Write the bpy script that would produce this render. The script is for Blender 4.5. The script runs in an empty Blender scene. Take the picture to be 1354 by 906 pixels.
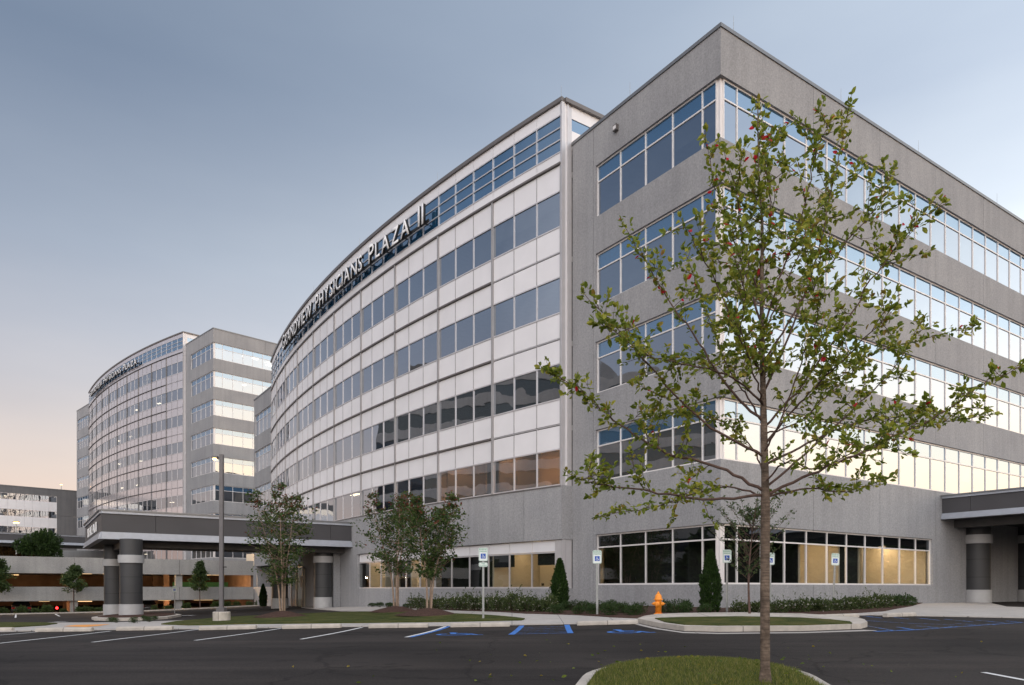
import bpy, bmesh, math, random
import numpy as np
from mathutils import Vector, Matrix, Euler
random.seed(7)
SC = bpy.context.scene
COL = SC.collection
R = math.radians
PI = math.pi
CX, HZ, FPX, CAMZ = 677.0, 778.0, 960.0, 0.8

# ------------------------------------------------------------------ materials
def new_mat(name):
    m = bpy.data.materials.new(name); m.use_nodes = True
    nt = m.node_tree; nt.nodes.clear()
    out = nt.nodes.new('ShaderNodeOutputMaterial')
    return m, nt, out
def N(nt, t, **kw):
    n = nt.nodes.new(t)
    for k, v in kw.items():
        if k in n.inputs: n.inputs[k].default_value = v
        else: setattr(n, k, v)
    return n
def ramp(nt, fac, stops):
    r = nt.nodes.new('ShaderNodeValToRGB')
    e = r.color_ramp.elements
    e[0].position, e[0].color = stops[0][0], (*stops[0][1], 1)
    e[1].position, e[1].color = stops[-1][0], (*stops[-1][1], 1)
    for p, c in stops[1:-1]:
        x = e.new(p); x.color = (*c, 1)
    nt.links.new(fac, r.inputs[0]); return r
def mat(name, col, rough=.6, metal=0, var=.12, scale=3.0, bump=0, bscale=60, spec=.4, var2=0, scale2=.3):
    """principled with two octaves of object-space colour variation"""
    m, nt, out = new_mat(name)
    L = nt.links.new
    b = N(nt, 'ShaderNodeBsdfPrincipled', Roughness=rough, Metallic=metal)
    b.inputs['Specular IOR Level'].default_value = spec
    tc = N(nt, 'ShaderNodeTexCoord')
    n1 = N(nt, 'ShaderNodeTexNoise', Scale=scale, Detail=4.0)
    L(tc.outputs['Object'], n1.inputs['Vector'])
    c0 = tuple(max(0, c * (1 - var)) for c in col); c1 = tuple(min(1, c * (1 + var)) for c in col)
    rp = ramp(nt, n1.outputs['Fac'], [(.3, c0), (.7, c1)])
    src = rp.outputs[0]
    if var2:
        n2 = N(nt, 'ShaderNodeTexNoise', Scale=scale2, Detail=3.0)
        L(tc.outputs['Object'], n2.inputs['Vector'])
        r2 = ramp(nt, n2.outputs['Fac'], [(.3, (1 - var2,) * 3), (.7, (1 + var2 * .0,) * 3)])
        mx = N(nt, 'ShaderNodeMix', data_type='RGBA', blend_type='MULTIPLY'); mx.inputs[0].default_value = 1
        L(src, mx.inputs[6]); L(r2.outputs[0], mx.inputs[7]); src = mx.outputs[2]
    L(src, b.inputs['Base Color'])
    if bump:
        nb = N(nt, 'ShaderNodeTexNoise', Scale=bscale, Detail=3.0)
        L(tc.outputs['Object'], nb.inputs['Vector'])
        bp = N(nt, 'ShaderNodeBump', Strength=bump, Distance=.02)
        L(nb.outputs['Fac'], bp.inputs['Height']); L(bp.outputs[0], b.inputs['Normal'])
    L(b.outputs[0], out.inputs[0]); return m
def emit(name, col, s):
    m, nt, out = new_mat(name)
    e = N(nt, 'ShaderNodeEmission', Strength=s); e.inputs[0].default_value = (*col, 1)
    nt.links.new(e.outputs[0], out.inputs[0]); return m
def glass(name, refl, tint, trans, base=.5, wav=.03, opaque=None):
    """coated window glass: mirror share rising at grazing angles over a tinted see-through (or opaque) pane"""
    m, nt, out = new_mat(name); L = nt.links.new
    g = N(nt, 'ShaderNodeBsdfGlossy', Roughness=.015); g.inputs[0].default_value = (*refl, 1)
    tc = N(nt, 'ShaderNodeTexCoord')
    no = N(nt, 'ShaderNodeTexNoise', Scale=.55, Detail=1.0); L(tc.outputs['Object'], no.inputs['Vector'])
    bp = N(nt, 'ShaderNodeBump', Strength=wav, Distance=.5); L(no.outputs['Fac'], bp.inputs['Height']); L(bp.outputs[0], g.inputs['Normal'])
    if opaque: t = N(nt, 'ShaderNodeBsdfDiffuse'); t.inputs[0].default_value = (*opaque, 1)
    else: t = N(nt, 'ShaderNodeBsdfTransparent'); t.inputs[0].default_value = (*[c * trans for c in tint], 1)
    lw = N(nt, 'ShaderNodeLayerWeight', Blend=.35)
    mr = N(nt, 'ShaderNodeMapRange'); L(lw.outputs['Facing'], mr.inputs[0])
    mr.inputs[1].default_value = 0; mr.inputs[2].default_value = 1; mr.inputs[3].default_value = base; mr.inputs[4].default_value = min(.97, base + .35)
    mx = N(nt, 'ShaderNodeMixShader'); L(mr.outputs[0], mx.inputs[0]); L(t.outputs[0], mx.inputs[1]); L(g.outputs[0], mx.inputs[2])
    L(mx.outputs[0], out.inputs[0]); return m

def precast_mat(name, col):
    """exposed-aggregate concrete: fine speckle, slow stains and faint vertical rain streaks"""
    m, nt, out = new_mat(name); L = nt.links.new
    b = N(nt, 'ShaderNodeBsdfPrincipled', Roughness=.85); b.inputs['Specular IOR Level'].default_value = .25
    tc = N(nt, 'ShaderNodeTexCoord')
    n1 = N(nt, 'ShaderNodeTexNoise', Scale=13.0, Detail=6.0, Roughness=.8); L(tc.outputs['Object'], n1.inputs['Vector'])
    r1 = ramp(nt, n1.outputs['Fac'], [(.34, tuple(c * .78 for c in col)), (.66, tuple(c * 1.22 for c in col))])
    n2 = N(nt, 'ShaderNodeTexNoise', Scale=.35, Detail=4.0); L(tc.outputs['Object'], n2.inputs['Vector'])
    r2 = ramp(nt, n2.outputs['Fac'], [(.3, (.86, .86, .87)), (.7, (1.04, 1.03, 1.02))])
    mp = N(nt, 'ShaderNodeMapping'); mp.inputs['Scale'].default_value = (2.2, 2.2, .12); L(tc.outputs['Object'], mp.inputs[0])
    n3 = N(nt, 'ShaderNodeTexNoise', Scale=1.0, Detail=4.0); L(mp.outputs[0], n3.inputs['Vector'])
    r3 = ramp(nt, n3.outputs['Fac'], [(.35, (.9, .9, .9)), (.6, (1, 1, 1))])
    a = N(nt, 'ShaderNodeMix', data_type='RGBA', blend_type='MULTIPLY'); a.inputs[0].default_value = 1
    c = N(nt, 'ShaderNodeMix', data_type='RGBA', blend_type='MULTIPLY'); c.inputs[0].default_value = 1
    L(r1.outputs[0], a.inputs[6]); L(r2.outputs[0], a.inputs[7]); L(a.outputs[2], c.inputs[6]); L(r3.outputs[0], c.inputs[7])
    L(c.outputs[2], b.inputs['Base Color'])
    bp = N(nt, 'ShaderNodeBump', Strength=.25, Distance=.01); L(n1.outputs['Fac'], bp.inputs['Height']); L(bp.outputs[0], b.inputs['Normal'])
    L(b.outputs[0], out.inputs[0]); return m

def asphalt_mat():
    m, nt, out = new_mat('asphalt'); L = nt.links.new
    b = N(nt, 'ShaderNodeBsdfPrincipled', Roughness=.8); b.inputs['Specular IOR Level'].default_value = .14
    tc = N(nt, 'ShaderNodeTexCoord')
    n1 = N(nt, 'ShaderNodeTexNoise', Scale=45.0, Detail=6.0, Roughness=.75); L(tc.outputs['Object'], n1.inputs['Vector'])
    r1 = ramp(nt, n1.outputs['Fac'], [(.35, (.017, .0147, .0142)), (.52, (.031, .0268, .0255)), (.72, (.068, .059, .055))])
    mp = N(nt, 'ShaderNodeMapping'); mp.inputs['Scale'].default_value = (.06, .8, 1); L(tc.outputs['Object'], mp.inputs[0])
    n2 = N(nt, 'ShaderNodeTexNoise', Scale=1.0, Detail=5.0, Roughness=.6); L(mp.outputs[0], n2.inputs['Vector'])
    r2 = ramp(nt, n2.outputs['Fac'], [(.3, (.6, .6, .6)), (.5, (1, 1, 1)), (.72, (1.5, 1.45, 1.4))])
    n4 = N(nt, 'ShaderNodeTexNoise', Scale=.22, Detail=5.0); L(tc.outputs['Object'], n4.inputs['Vector'])
    r4 = ramp(nt, n4.outputs['Fac'], [(.35, (.66, .65, .65)), (.65, (1.25, 1.24, 1.22))])
    a = N(nt, 'ShaderNodeMix', data_type='RGBA', blend_type='MULTIPLY'); a.inputs[0].default_value = 1
    c = N(nt, 'ShaderNodeMix', data_type='RGBA', blend_type='MULTIPLY'); c.inputs[0].default_value = 1
    L(r1.outputs[0], a.inputs[6]); L(r2.outputs[0], a.inputs[7]); L(a.outputs[2], c.inputs[6]); L(r4.outputs[0], c.inputs[7])
    L(c.outputs[2], b.inputs['Base Color'])
    bp = N(nt, 'ShaderNodeBump', Strength=.5, Distance=.008); L(n1.outputs['Fac'], bp.inputs['Height']); L(bp.outputs[0], b.inputs['Normal'])
    L(b.outputs[0], out.inputs[0]); return m

def worn_paint(name, col, keep=.5):
    """road paint, partly worn through to the asphalt"""
    m, nt, out = new_mat(name); L = nt.links.new
    b = N(nt, 'ShaderNodeBsdfPrincipled', Roughness=.65)
    tc = N(nt, 'ShaderNodeTexCoord')
    n1 = N(nt, 'ShaderNodeTexNoise', Scale=9.0, Detail=6.0, Roughness=.7); L(tc.outputs['Object'], n1.inputs['Vector'])
    r1 = ramp(nt, n1.outputs['Fac'], [(keep - .06, (.04, .038, .038)), (keep + .06, col)])
    L(r1.outputs[0], b.inputs['Base Color']); L(b.outputs[0], out.inputs[0]); return m

def grass_mat(name, c0, c1, c2):
    m, nt, out = new_mat(name); L = nt.links.new
    b = N(nt, 'ShaderNodeBsdfPrincipled', Roughness=.9); b.inputs['Specular IOR Level'].default_value = .15
    tc = N(nt, 'ShaderNodeTexCoord')
    n1 = N(nt, 'ShaderNodeTexNoise', Scale=1.3, Detail=8.0, Roughness=.75); L(tc.outputs['Object'], n1.inputs['Vector'])
    r1 = ramp(nt, n1.outputs['Fac'], [(.35, c0), (.5, c1), (.68, c2)])
    n2 = N(nt, 'ShaderNodeTexNoise', Scale=70.0, Detail=2.0); L(tc.outputs['Object'], n2.inputs['Vector'])
    bp = N(nt, 'ShaderNodeBump', Strength=.9, Distance=.03); L(n2.outputs['Fac'], bp.inputs['Height']); L(bp.outputs[0], b.inputs['Normal'])
    L(r1.outputs[0], b.inputs['Base Color']); L(b.outputs[0], out.inputs[0]); return m

def leaf_mat(name, stops, trans=.35):
    m, nt, out = new_mat(name); L = nt.links.new
    at = N(nt, 'ShaderNodeAttribute', attribute_name='tone')
    r = ramp(nt, at.outputs['Fac'], stops)
    d = N(nt, 'ShaderNodeBsdfPrincipled', Roughness=.5); d.inputs['Specular IOR Level'].default_value = .35
    t = N(nt, 'ShaderNodeBsdfTranslucent')
    L(r.outputs[0], d.inputs['Base Color']); L(r.outputs[0], t.inputs[0])
    mx = N(nt, 'ShaderNodeMixShader'); mx.inputs[0].default_value = trans
    L(d.outputs[0], mx.inputs[1]); L(t.outputs[0], mx.inputs[2]); L(mx.outputs[0], out.inputs[0]); return m

M = {}
M['precast'] = precast_mat('precast', (.325, .327, .338))
M['precast2'] = precast_mat('garage_concrete', (.36, .355, .345))
M['panel'] = mat('white_metal_panel', (.79, .78, .80), rough=.42, metal=.1, var=.03, scale=.8, var2=.06, scale2=.5)
M['alu'] = mat('aluminium', (.60, .58, .59), rough=.35, metal=.4, var=.04)
M['alu_mid'] = mat('aluminium_mid', (.36, .35, .355), rough=.4, metal=.3, var=.04)
M['alu_dark'] = mat('aluminium_dark', (.17, .155, .15), rough=.4, metal=.4, var=.05)
M['white_frame'] = mat('window_frame_white', (.74, .71, .70), rough=.4, metal=.1, var=.03)
M['spandrel'] = mat('spandrel_glass_pale', (.66, .62, .64), rough=.12, metal=.55, var=.03, scale=.5)
M['tower_mullion'] = mat('tower_mullion', (.20, .195, .20), rough=.4, metal=.2)
M['tower_ledge'] = mat('tower_ledge', (.07, .065, .068), rough=.5)
M['coping'] = mat('coping_metal', (.20, .205, .215), rough=.4, metal=.5, var=.05)
M['joint'] = mat('joint', (.07, .065, .062), rough=.9)
M['core'] = mat('interior_core', (.26, .25, .24), rough=.9)
M['slab'] = mat('interior_ceiling', (.50, .49, .47), rough=.9)
M['blind'] = mat('window_blind', (.62, .61, .58), rough=.8, var=.03)
M['room'] = mat('room_wall', (.62, .55, .44), rough=.8, var=.05, scale=1)
M['roomdark'] = mat('room_dark', (.02, .021, .023), rough=.9)  # near-black, paints in the darkness of unlit rooms; blinds use it too
M['charcoal'] = mat('charcoal_panel', (.062, .061, .067), rough=.5, metal=.05, var=.08, scale=.7)
M['soffit'] = mat('canopy_soffit', (.06, .058, .058), rough=.6)
M['silver'] = mat('silver_band', (.40, .43, .49), rough=.42, metal=.3, var=.06)
M['silver_n'] = mat('silver_column_band', (.42, .42, .425), rough=.6, metal=.15, var=.06)
M['column'] = mat('column_panel', (.050, .051, .054), rough=.5, metal=.1, var=.1, scale=.8)
M['concrete'] = mat('concrete_walk', (.44, .41, .385), rough=.85, var=.08, scale=6, bump=.15, bscale=90, var2=.16, scale2=.6)
M['kerb'] = mat('kerb_concrete', (.50, .455, .405), rough=.85, var=.12, scale=5, bump=.2, bscale=80, var2=.22, scale2=1.2)
M['mulch'] = mat('mulch', (.075, .045, .036), rough=.95, var=.55, scale=22, bump=.9, bscale=40, spec=.1)
M['asphalt'] = asphalt_mat()
M['white_paint'] = worn_paint('white_paint', (.68, .68, .68), .36)
M['blue_paint'] = worn_paint('blue_paint', (.03, .17, .55), .40)
M['blue_faded'] = worn_paint('blue_paint_faded', (.03, .16, .50), .50)
M['orange_paint'] = worn_paint('tactile_orange', (.75, .30, .05), .2)
M['grass'] = grass_mat('grass', (.030, .045, .010), (.062, .074, .017), (.125, .105, .038))
M['v_left'] = glass('vision_glass', (.66, .71, .78), (.45, .5, .55), .55, .50, .022)
M['v_tran'] = glass('transom_glass', (.60, .70, .80), None, 0, .42, .022, opaque=(.008, .075, .17))
M['v_clear'] = glass('ground_floor_glass', (.72, .75, .78), (.8, .82, .8), .9, .13, .006)
M['v_dark'] = glass('dark_transom_glass', (.62, .66, .70), None, 0, .16, .010, opaque=(.006, .007, .008))
M['hydrant'] = mat('hydrant_paint', (.86, .29, .03), rough=.38, var=.08, scale=8)
M['galv'] = mat('galvanised_steel', (.36, .37, .37), rough=.45, metal=.6, var=.12, scale=9)
M['pole'] = mat('lamp_pole_paint', (.12, .115, .12), rough=.45, metal=.3, var=.1)
M['sign_white'] = mat('sign_white', (.74, .78, .76), rough=.4, var=.02)
M['sign_green'] = mat('sign_green', (.03, .26, .15), rough=.4, var=.02)
M['sign_blue'] = mat('sign_blue', (.02, .09, .42), rough=.4, var=.02)
M['letter'] = mat('sign_letter_white', (.85, .85, .86), rough=.35, var=.01)
M['black'] = mat('black_metal', (.015, .015, .016), rough=.5)
M['bark'] = mat('bark', (.17, .125, .095), rough=.95, var=.4, scale=14, bump=.8, bscale=30, var2=.3, scale2=3)
M['bark2'] = mat('myrtle_bark', (.30, .22, .165), rough=.85, var=.2, scale=5)
M['twig'] = mat('twig', (.10, .062, .05), rough=.9, var=.3, scale=10)
M['lamp_warm'] = emit('lamp_warm', (1, .50, .16), 14)
M['ceil_warm'] = emit('ceiling_light_warm', (1, .72, .42), 14)
M['ceil_orange'] = emit('ceiling_light_orange', (1, .42, .14), 26)
M['ceil_far'] = emit('ceiling_light_far', (1, .80, .55), 11)
M['gar_light'] = emit('garage_light', (1, .62, .28), 1.6)
M['tail'] = emit('tail_lamp', (1, .03, .03), 6)
M['exit'] = emit('exit_green', (.1, .8, .3), 1.5)
def add_joints(m, px_, py_, wd, dark=.45):
    nt = m.node_tree; L = nt.links.new
    b = [n for n in nt.nodes if n.type == 'BSDF_PRINCIPLED'][0]; tc = [n for n in nt.nodes if n.type == 'TEX_COORD'][0]
    sp = nt.nodes.new('ShaderNodeSeparateXYZ'); L(tc.outputs['Object'], sp.inputs[0]); facs = []
    for k, per in ((0, px_), (1, py_)):
        if not per: continue
        a = N(nt, 'ShaderNodeMath', operation='PINGPONG'); L(sp.outputs[k], a.inputs[0]); a.inputs[1].default_value = per / 2
        c = N(nt, 'ShaderNodeMath', operation='LESS_THAN'); L(a.outputs[0], c.inputs[0]); c.inputs[1].default_value = wd; facs.append(c.outputs[0])
    f = facs[0]
    if len(facs) > 1:
        x = N(nt, 'ShaderNodeMath', operation='MAXIMUM'); L(facs[0], x.inputs[0]); L(facs[1], x.inputs[1]); f = x.outputs[0]
    mx = N(nt, 'ShaderNodeMix', data_type='RGBA', blend_type='MULTIPLY'); L(f, mx.inputs[0]); mx.inputs[7].default_value = (dark, dark, dark, 1)
    L(b.inputs['Base Color'].links[0].from_socket, mx.inputs[6]); L(mx.outputs[2], b.inputs['Base Color'])
add_joints(M['concrete'], 1.6, 1.6, .012); add_joints(M['kerb'], 3.05, 0, .014)
def add_cracks(m):
    nt = m.node_tree; L = nt.links.new
    b = [n for n in nt.nodes if n.type == 'BSDF_PRINCIPLED'][0]; tc = [n for n in nt.nodes if n.type == 'TEX_COORD'][0]
    no = N(nt, 'ShaderNodeTexNoise', Scale=.7, Detail=5.0); L(tc.outputs['Object'], no.inputs['Vector'])
    ad = N(nt, 'ShaderNodeMix', data_type='RGBA', blend_type='LINEAR_LIGHT'); ad.inputs[0].default_value = .9
    L(tc.outputs['Object'], ad.inputs[6]); L(no.outputs['Color'], ad.inputs[7])
    vo = N(nt, 'ShaderNodeTexVoronoi', feature='DISTANCE_TO_EDGE', Scale=.17); L(ad.outputs[2], vo.inputs['Vector'])
    r = ramp(nt, vo.outputs['Distance'], [(0, (.55, .55, .55)), (.003, (.6, .6, .6)), (.008, (1, 1, 1))])
    sp = N(nt, 'ShaderNodeTexNoise', Scale=.9, Detail=3.0); L(tc.outputs['Object'], sp.inputs['Vector'])
    r2 = ramp(nt, sp.outputs['Fac'], [(.63, (1, 1, 1)), (.72, (.62, .62, .62))])
    src = b.inputs['Base Color'].links[0].from_socket
    for q in (r, r2):
        mx = N(nt, 'ShaderNodeMix', data_type='RGBA', blend_type='MULTIPLY'); mx.inputs[0].default_value = 1
        L(src, mx.inputs[6]); L(q.outputs[0], mx.inputs[7]); src = mx.outputs[2]
    L(src, b.inputs['Base Color'])
add_cracks(M['asphalt'])
def bark_banded():
    m = M['bark']; nt = m.node_tree; L = nt.links.new
    b = [n for n in nt.nodes if n.type == 'BSDF_PRINCIPLED'][0]
    tc = [n for n in nt.nodes if n.type == 'TEX_COORD'][0]
    mp = N(nt, 'ShaderNodeMapping'); mp.inputs['Scale'].default_value = (6, 6, 60); L(tc.outputs['Object'], mp.inputs[0])
    no = N(nt, 'ShaderNodeTexNoise', Scale=1.0, Detail=4.0); L(mp.outputs[0], no.inputs['Vector'])
    r = ramp(nt, no.outputs['Fac'], [(.3, (.6, .58, .56)), (.7, (1.2, 1.2, 1.2))])
    mx = N(nt, 'ShaderNodeMix', data_type='RGBA', blend_type='MULTIPLY'); mx.inputs[0].default_value = 1
    src = b.inputs['Base Color'].links[0].from_socket
    L(src, mx.inputs[6]); L(r.outputs[0], mx.inputs[7]); L(mx.outputs[2], b.inputs['Base Color'])
bark_banded()
M['leaf'] = leaf_mat('leaf_main', trans=.42, stops=[(0, (.075, .115, .015)), (.45, (.20, .25, .03)), (.8, (.42, .40, .06)), (.93, (.22, .14, .03)), (.945, (.55, .02, .03)), (1, (.6, .03, .05))])
M['leaf_m'] = leaf_mat('leaf_myrtle', [(0, (.028, .055, .015)), (.6, (.07, .12, .028)), (.8, (.11, .14, .035)), (.82, (.12, .04, .02)), (1, (.18, .06, .035))])
M['leaf_y'] = leaf_mat('leaf_young', [(0, (.035, .065, .02)), (1, (.09, .13, .04))])
M['leaf_d'] = leaf_mat('leaf_dark', [(0, (.018, .04, .010)), (1, (.05, .09, .022))])
M['leaf_b'] = leaf_mat('leaf_bush', [(0, (.03, .05, .014)), (.85, (.085, .115, .035)), (.94, (.11, .13, .05)), (.955, (.6, .58, .5)), (1, (.65, .62, .55))])
M['leaf_o'] = leaf_mat('leaf_rust', [(0, (.05, .035, .012)), (1, (.15, .075, .02))])
M['leaf_c'] = leaf_mat('leaf_conifer', [(0, (.012, .03, .006)), (1, (.04, .085, .016))])

# ------------------------------------------------------------------ helpers
WL = {}
def link(name, data, m=None, parent=None, loc=None):
    o = bpy.data.objects.new(name, data); COL.objects.link(o)
    if m is not None and data is not None:
        for x in (m if isinstance(m, (list, tuple)) else [m]): data.materials.append(x)
    w = Vector(loc) if loc is not None else Vector((0, 0, 0))
    if parent is not None:
        o.parent = parent; o.location = w - WL.get(parent.name, Vector((0, 0, 0)))
    else: o.location = w
    WL[o.name] = w
    return o
def obj(name, bm, m, parent=None, loc=None, smooth=False, recalc=True):
    """bm is in world coordinates; the object origin goes to loc (default: its parent's origin)"""
    if recalc: bmesh.ops.recalc_face_normals(bm, faces=bm.faces)
    if loc is None: loc = WL[parent.name] if parent is not None else Vector((0, 0, 0))
    loc = Vector(loc)
    bmesh.ops.translate(bm, verts=bm.verts, vec=-loc)
    me = bpy.data.meshes.new(name); bm.to_mesh(me); bm.free()
    if smooth:
        for p in me.polygons: p.use_smooth = True
    return link(name, me, m, parent, loc)
def thing(name, label, cat, loc=(0, 0, 0), group=None):
    o = link(name, None, None, None, loc); o['label'] = label; o['category'] = cat
    if group: o['group'] = group
    return o
def tag(o, label, cat, group=None):
    o['label'] = label; o['category'] = cat
    if group: o['group'] = group
    return o
def dup(root, loc, rotz=0, scale=1, label=None):
    r = root.copy(); COL.objects.link(r); r.location = loc; r.rotation_euler = (0, 0, rotz); r.scale = (scale,) * 3 if not isinstance(scale, (tuple, list)) else scale
    WL[r.name] = Vector(loc)
    if label: r['label'] = label
    for ch in list(root.children):
        c = ch.copy(); COL.objects.link(c); c.parent = r
        for g in list(ch.children):
            d = g.copy(); COL.objects.link(d); d.parent = c
    return r
def BM(): return bmesh.new()
def wbox(bm, x0, x1, y0, y1, z0, z1):
    v = [bm.verts.new(p) for p in ((x0, y0, z0), (x1, y0, z0), (x1, y1, z0), (x0, y1, z0), (x0, y0, z1), (x1, y0, z1), (x1, y1, z1), (x0, y1, z1))]
    for f in ((0, 3, 2, 1), (4, 5, 6, 7), (0, 1, 5, 4), (1, 2, 6, 5), (2, 3, 7, 6), (3, 0, 4, 7)): bm.faces.new([v[i] for i in f])
    return v
def cyl(bm, p0, p1, r0, r1, n=10, cap=True):
    p0 = Vector(p0); p1 = Vector(p1); ax = (p1 - p0).normalized()
    q = ax.orthogonal().normalized(); w = ax.cross(q)
    A = []; B = []
    for i in range(n):
        a = 2 * PI * i / n; d = q * math.cos(a) + w * math.sin(a)
        A.append(bm.verts.new(p0 + d * r0)); B.append(bm.verts.new(p1 + d * r1))
    for i in range(n):
        bm.faces.new((A[i], A[(i + 1) % n], B[(i + 1) % n], B[i]))
    if cap: bm.faces.new(A[::-1]); bm.faces.new(B)
def tube(bm, pts, rad, n=7):
    """smooth tapering tube through points"""
    rings = []
    pts = [Vector(p) for p in pts]
    q = None
    for i, p in enumerate(pts):
        ax = (pts[min(i + 1, len(pts) - 1)] - pts[max(i - 1, 0)])
        if ax.length < 1e-6: ax = Vector((0, 0, 1))
        ax.normalize()
        if q is None: q = ax.orthogonal().normalized()
        q = (q - ax * q.dot(ax)).normalized(); w = ax.cross(q)
        rings.append([bm.verts.new(p + (q * math.cos(2 * PI * k / n) + w * math.sin(2 * PI * k / n)) * rad[i]) for k in range(n)])
    for a, b in zip(rings, rings[1:]):
        for k in range(n): bm.faces.new((a[k], a[(k + 1) % n], b[(k + 1) % n], b[k]))
    bm.faces.new(rings[0][::-1]); bm.faces.new(rings[-1])
def lathe(bm, prof, c=(0, 0, 0), n=20):
    rings = []
    for r, z in prof:
        rings.append([bm.verts.new((c[0] + r * math.cos(2 * PI * k / n), c[1] + r * math.sin(2 * PI * k / n), c[2] + z)) for k in range(n)])
    for a, b in zip(rings, rings[1:]):
        for k in range(n): bm.faces.new((a[k], a[(k + 1) % n], b[(k + 1) % n], b[k]))
    bm.faces.new(rings[0][::-1]); bm.faces.new(rings[-1])

# ------------------------------------------------------------------ terrain
CTRL = [(-9, 9, -.47), (0, 9, -.47), (9, 9, -.47), (20, 12, -.42), (-14, 17.6, -.54), (-7.6, 17.6, -.47), (0, 17.6, -.40), (8, 18, -.36), (18, 19, -.30),
        (0, 1, -.5), (-12, 1, -.5), (12, 1, -.45),
        (-16, 23.1, -.62), (-11.5, 23, -.58), (-8.6, 23, -.53), (-6.3, 22.8, -.46), (-3.5, 22.6, -.43), (0, 22.4, -.39), (3.4, 22, -.30),
        (5, 24.5, -.12), (3, 24.6, -.14), (-1, 24.6, -.28), (8.3, 28.9, -.03), (15, 33.5, 0), (23, 39, 0), (28, 42, 0), (34, 47, 0), (13, 24, -.15), (20, 26, -.12),
        (2.5, 37, -.12), (-4, 44, -.32), (-11, 54, -.55), (-20, 68, -.8), (-29, 82, -1.26),
        (-23.7, 45, -1.0), (-15, 58.6, -.72), (-17, 38, -.85), (-12, 35, -.62), (-6, 33, -.4),
        (-51, 72, -1.8), (-40, 79, -1.7), (-31, 85, -1.3), (-40, 50, -1.5), (-25, 30, -.85), (-60, 60, -1.9), (-40, 30, -1.3), (45, 30, -.3), (45, 8, -.5), (-40, 5, -1.0)]
_P = np.array([(a, b) for a, b, c in CTRL], float); _z = np.array([c for a, b, c in CTRL], float)
def _phi(d): return np.where(d > 0, d * d * np.log(d + 1e-12), 0)
_n = len(_P); _K = _phi(np.linalg.norm(_P[:, None] - _P[None], axis=2)) + np.eye(_n) * 2.0
_A = np.zeros((_n + 3, _n + 3)); _A[:_n, :_n] = _K; _A[:_n, _n] = 1; _A[:_n, _n + 1:] = _P; _A[_n, :_n] = 1; _A[_n + 1:, :_n] = _P.T
_w = np.linalg.solve(_A, np.r_[_z, 0, 0, 0])
def T(x, y):
    d = np.hypot(_P[:, 0] - x, _P[:, 1] - y)
    v = float((_phi(d) * _w[:_n]).sum() + _w[_n] + _w[_n + 1] * x + _w[_n + 2] * y)
    v = max(-2.2, min(.12, v))
    r = math.hypot(x + 5, y - 40)
    k = min(1, max(0, (r - 62) / 30)); k = k * k * (3 - 2 * k)
    return v * (1 - k) - 1.2 * k
def G(u, v, off=0):
    """ground point seen at pixel (u, v) of the 1354x906 photograph"""
    a = (u - CX) / FPX; b = -(v - HZ) / FPX
    lo, hi = 3.0, 110.0
    f = lambda Y: CAMZ + b * Y - (T(a * Y, Y) + off)
    prev = lo
    Y = lo
    while Y < hi:
        Y2 = Y * 1.03
        if f(Y2) <= 0:
            lo, hi = Y, Y2
            for _ in range(30):
                m_ = (lo + hi) / 2
                if f(m_) > 0: lo = m_
                else: hi = m_
            Y = (lo + hi) / 2
            return Vector((a * Y, Y, T(a * Y, Y)))
        Y = Y2
    return Vector((a * hi, hi, T(a * hi, hi)))
def W(u, v, Y): return Vector(((u - CX) / FPX * Y, Y, CAMZ + (HZ - v) / FPX * Y))

def drape(name, poly, off, m, skirt=.25, step=1.0, kind='structure', zfun=None, parent=None):
    bm = BM()
    f = bm.faces.new([bm.verts.new((p[0], p[1], 0)) for p in poly])
    if f.normal.z < 0 or True:
        bm.normal_update()
        if bm.faces[:][0].normal.z < 0: bmesh.ops.reverse_faces(bm, faces=bm.faces[:])
    bmesh.ops.triangulate(bm, faces=bm.faces[:])
    xs = [p[0] for p in poly]; ys = [p[1] for p in poly]
    for i in range(int(math.floor(min(xs) / step)), int(math.ceil(max(xs) / step)) + 1):
        bmesh.ops.bisect_plane(bm, geom=bm.verts[:] + bm.edges[:] + bm.faces[:], plane_co=(i * step, 0, 0), plane_no=(1, 0, 0))
    for i in range(int(math.floor(min(ys) / step)), int(math.ceil(max(ys) / step)) + 1):
        bmesh.ops.bisect_plane(bm, geom=bm.verts[:] + bm.edges[:] + bm.faces[:], plane_co=(0, i * step, 0), plane_no=(0, 1, 0))
    bmesh.ops.remove_doubles(bm, verts=bm.verts[:], dist=.003)
    for v in bm.verts:
        v.co.z = T(v.co.x, v.co.y) + off + (zfun(v.co.x, v.co.y) if zfun else 0)
    if skirt:
        be = [e for e in bm.edges if e.is_boundary]
        r = bmesh.ops.extrude_edge_only(bm, edges=be)
        for v in [g for g in r['geom'] if isinstance(g, bmesh.types.BMVert)]: v.co.z -= skirt
    o = obj(name, bm, m, parent, recalc=False)
    if kind: o['kind'] = kind
    return o

def ground():
    def axis(lo, hi, c0, c1, s):
        a = list(np.arange(c0, c1 + .01, s)); x = c0; d = s
        while x > lo: d *= 1.35; x -= d; a.insert(0, x)
        x = c1; d = s
        while x < hi: d *= 1.35; x += d; a.append(x)
        return a
    xs = axis(-1500, 1500, -72, 60, 1.0); ys = axis(-1500, 2500, 0, 100, 1.0)
    V = [(x, y, T(x, y)) for y in ys for x in xs]
    nx = len(xs)
    F = [(j * nx + i, j * nx + i + 1, (j + 1) * nx + i + 1, (j + 1) * nx + i) for j in range(len(ys) - 1) for i in range(nx - 1)]
    me = bpy.data.meshes.new('ground'); me.from_pydata(V, [], F); me.update()
    for p in me.polygons: p.use_smooth = True
    o = link('ground', me, M['asphalt']); o['kind'] = 'structure'
ground()

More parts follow.
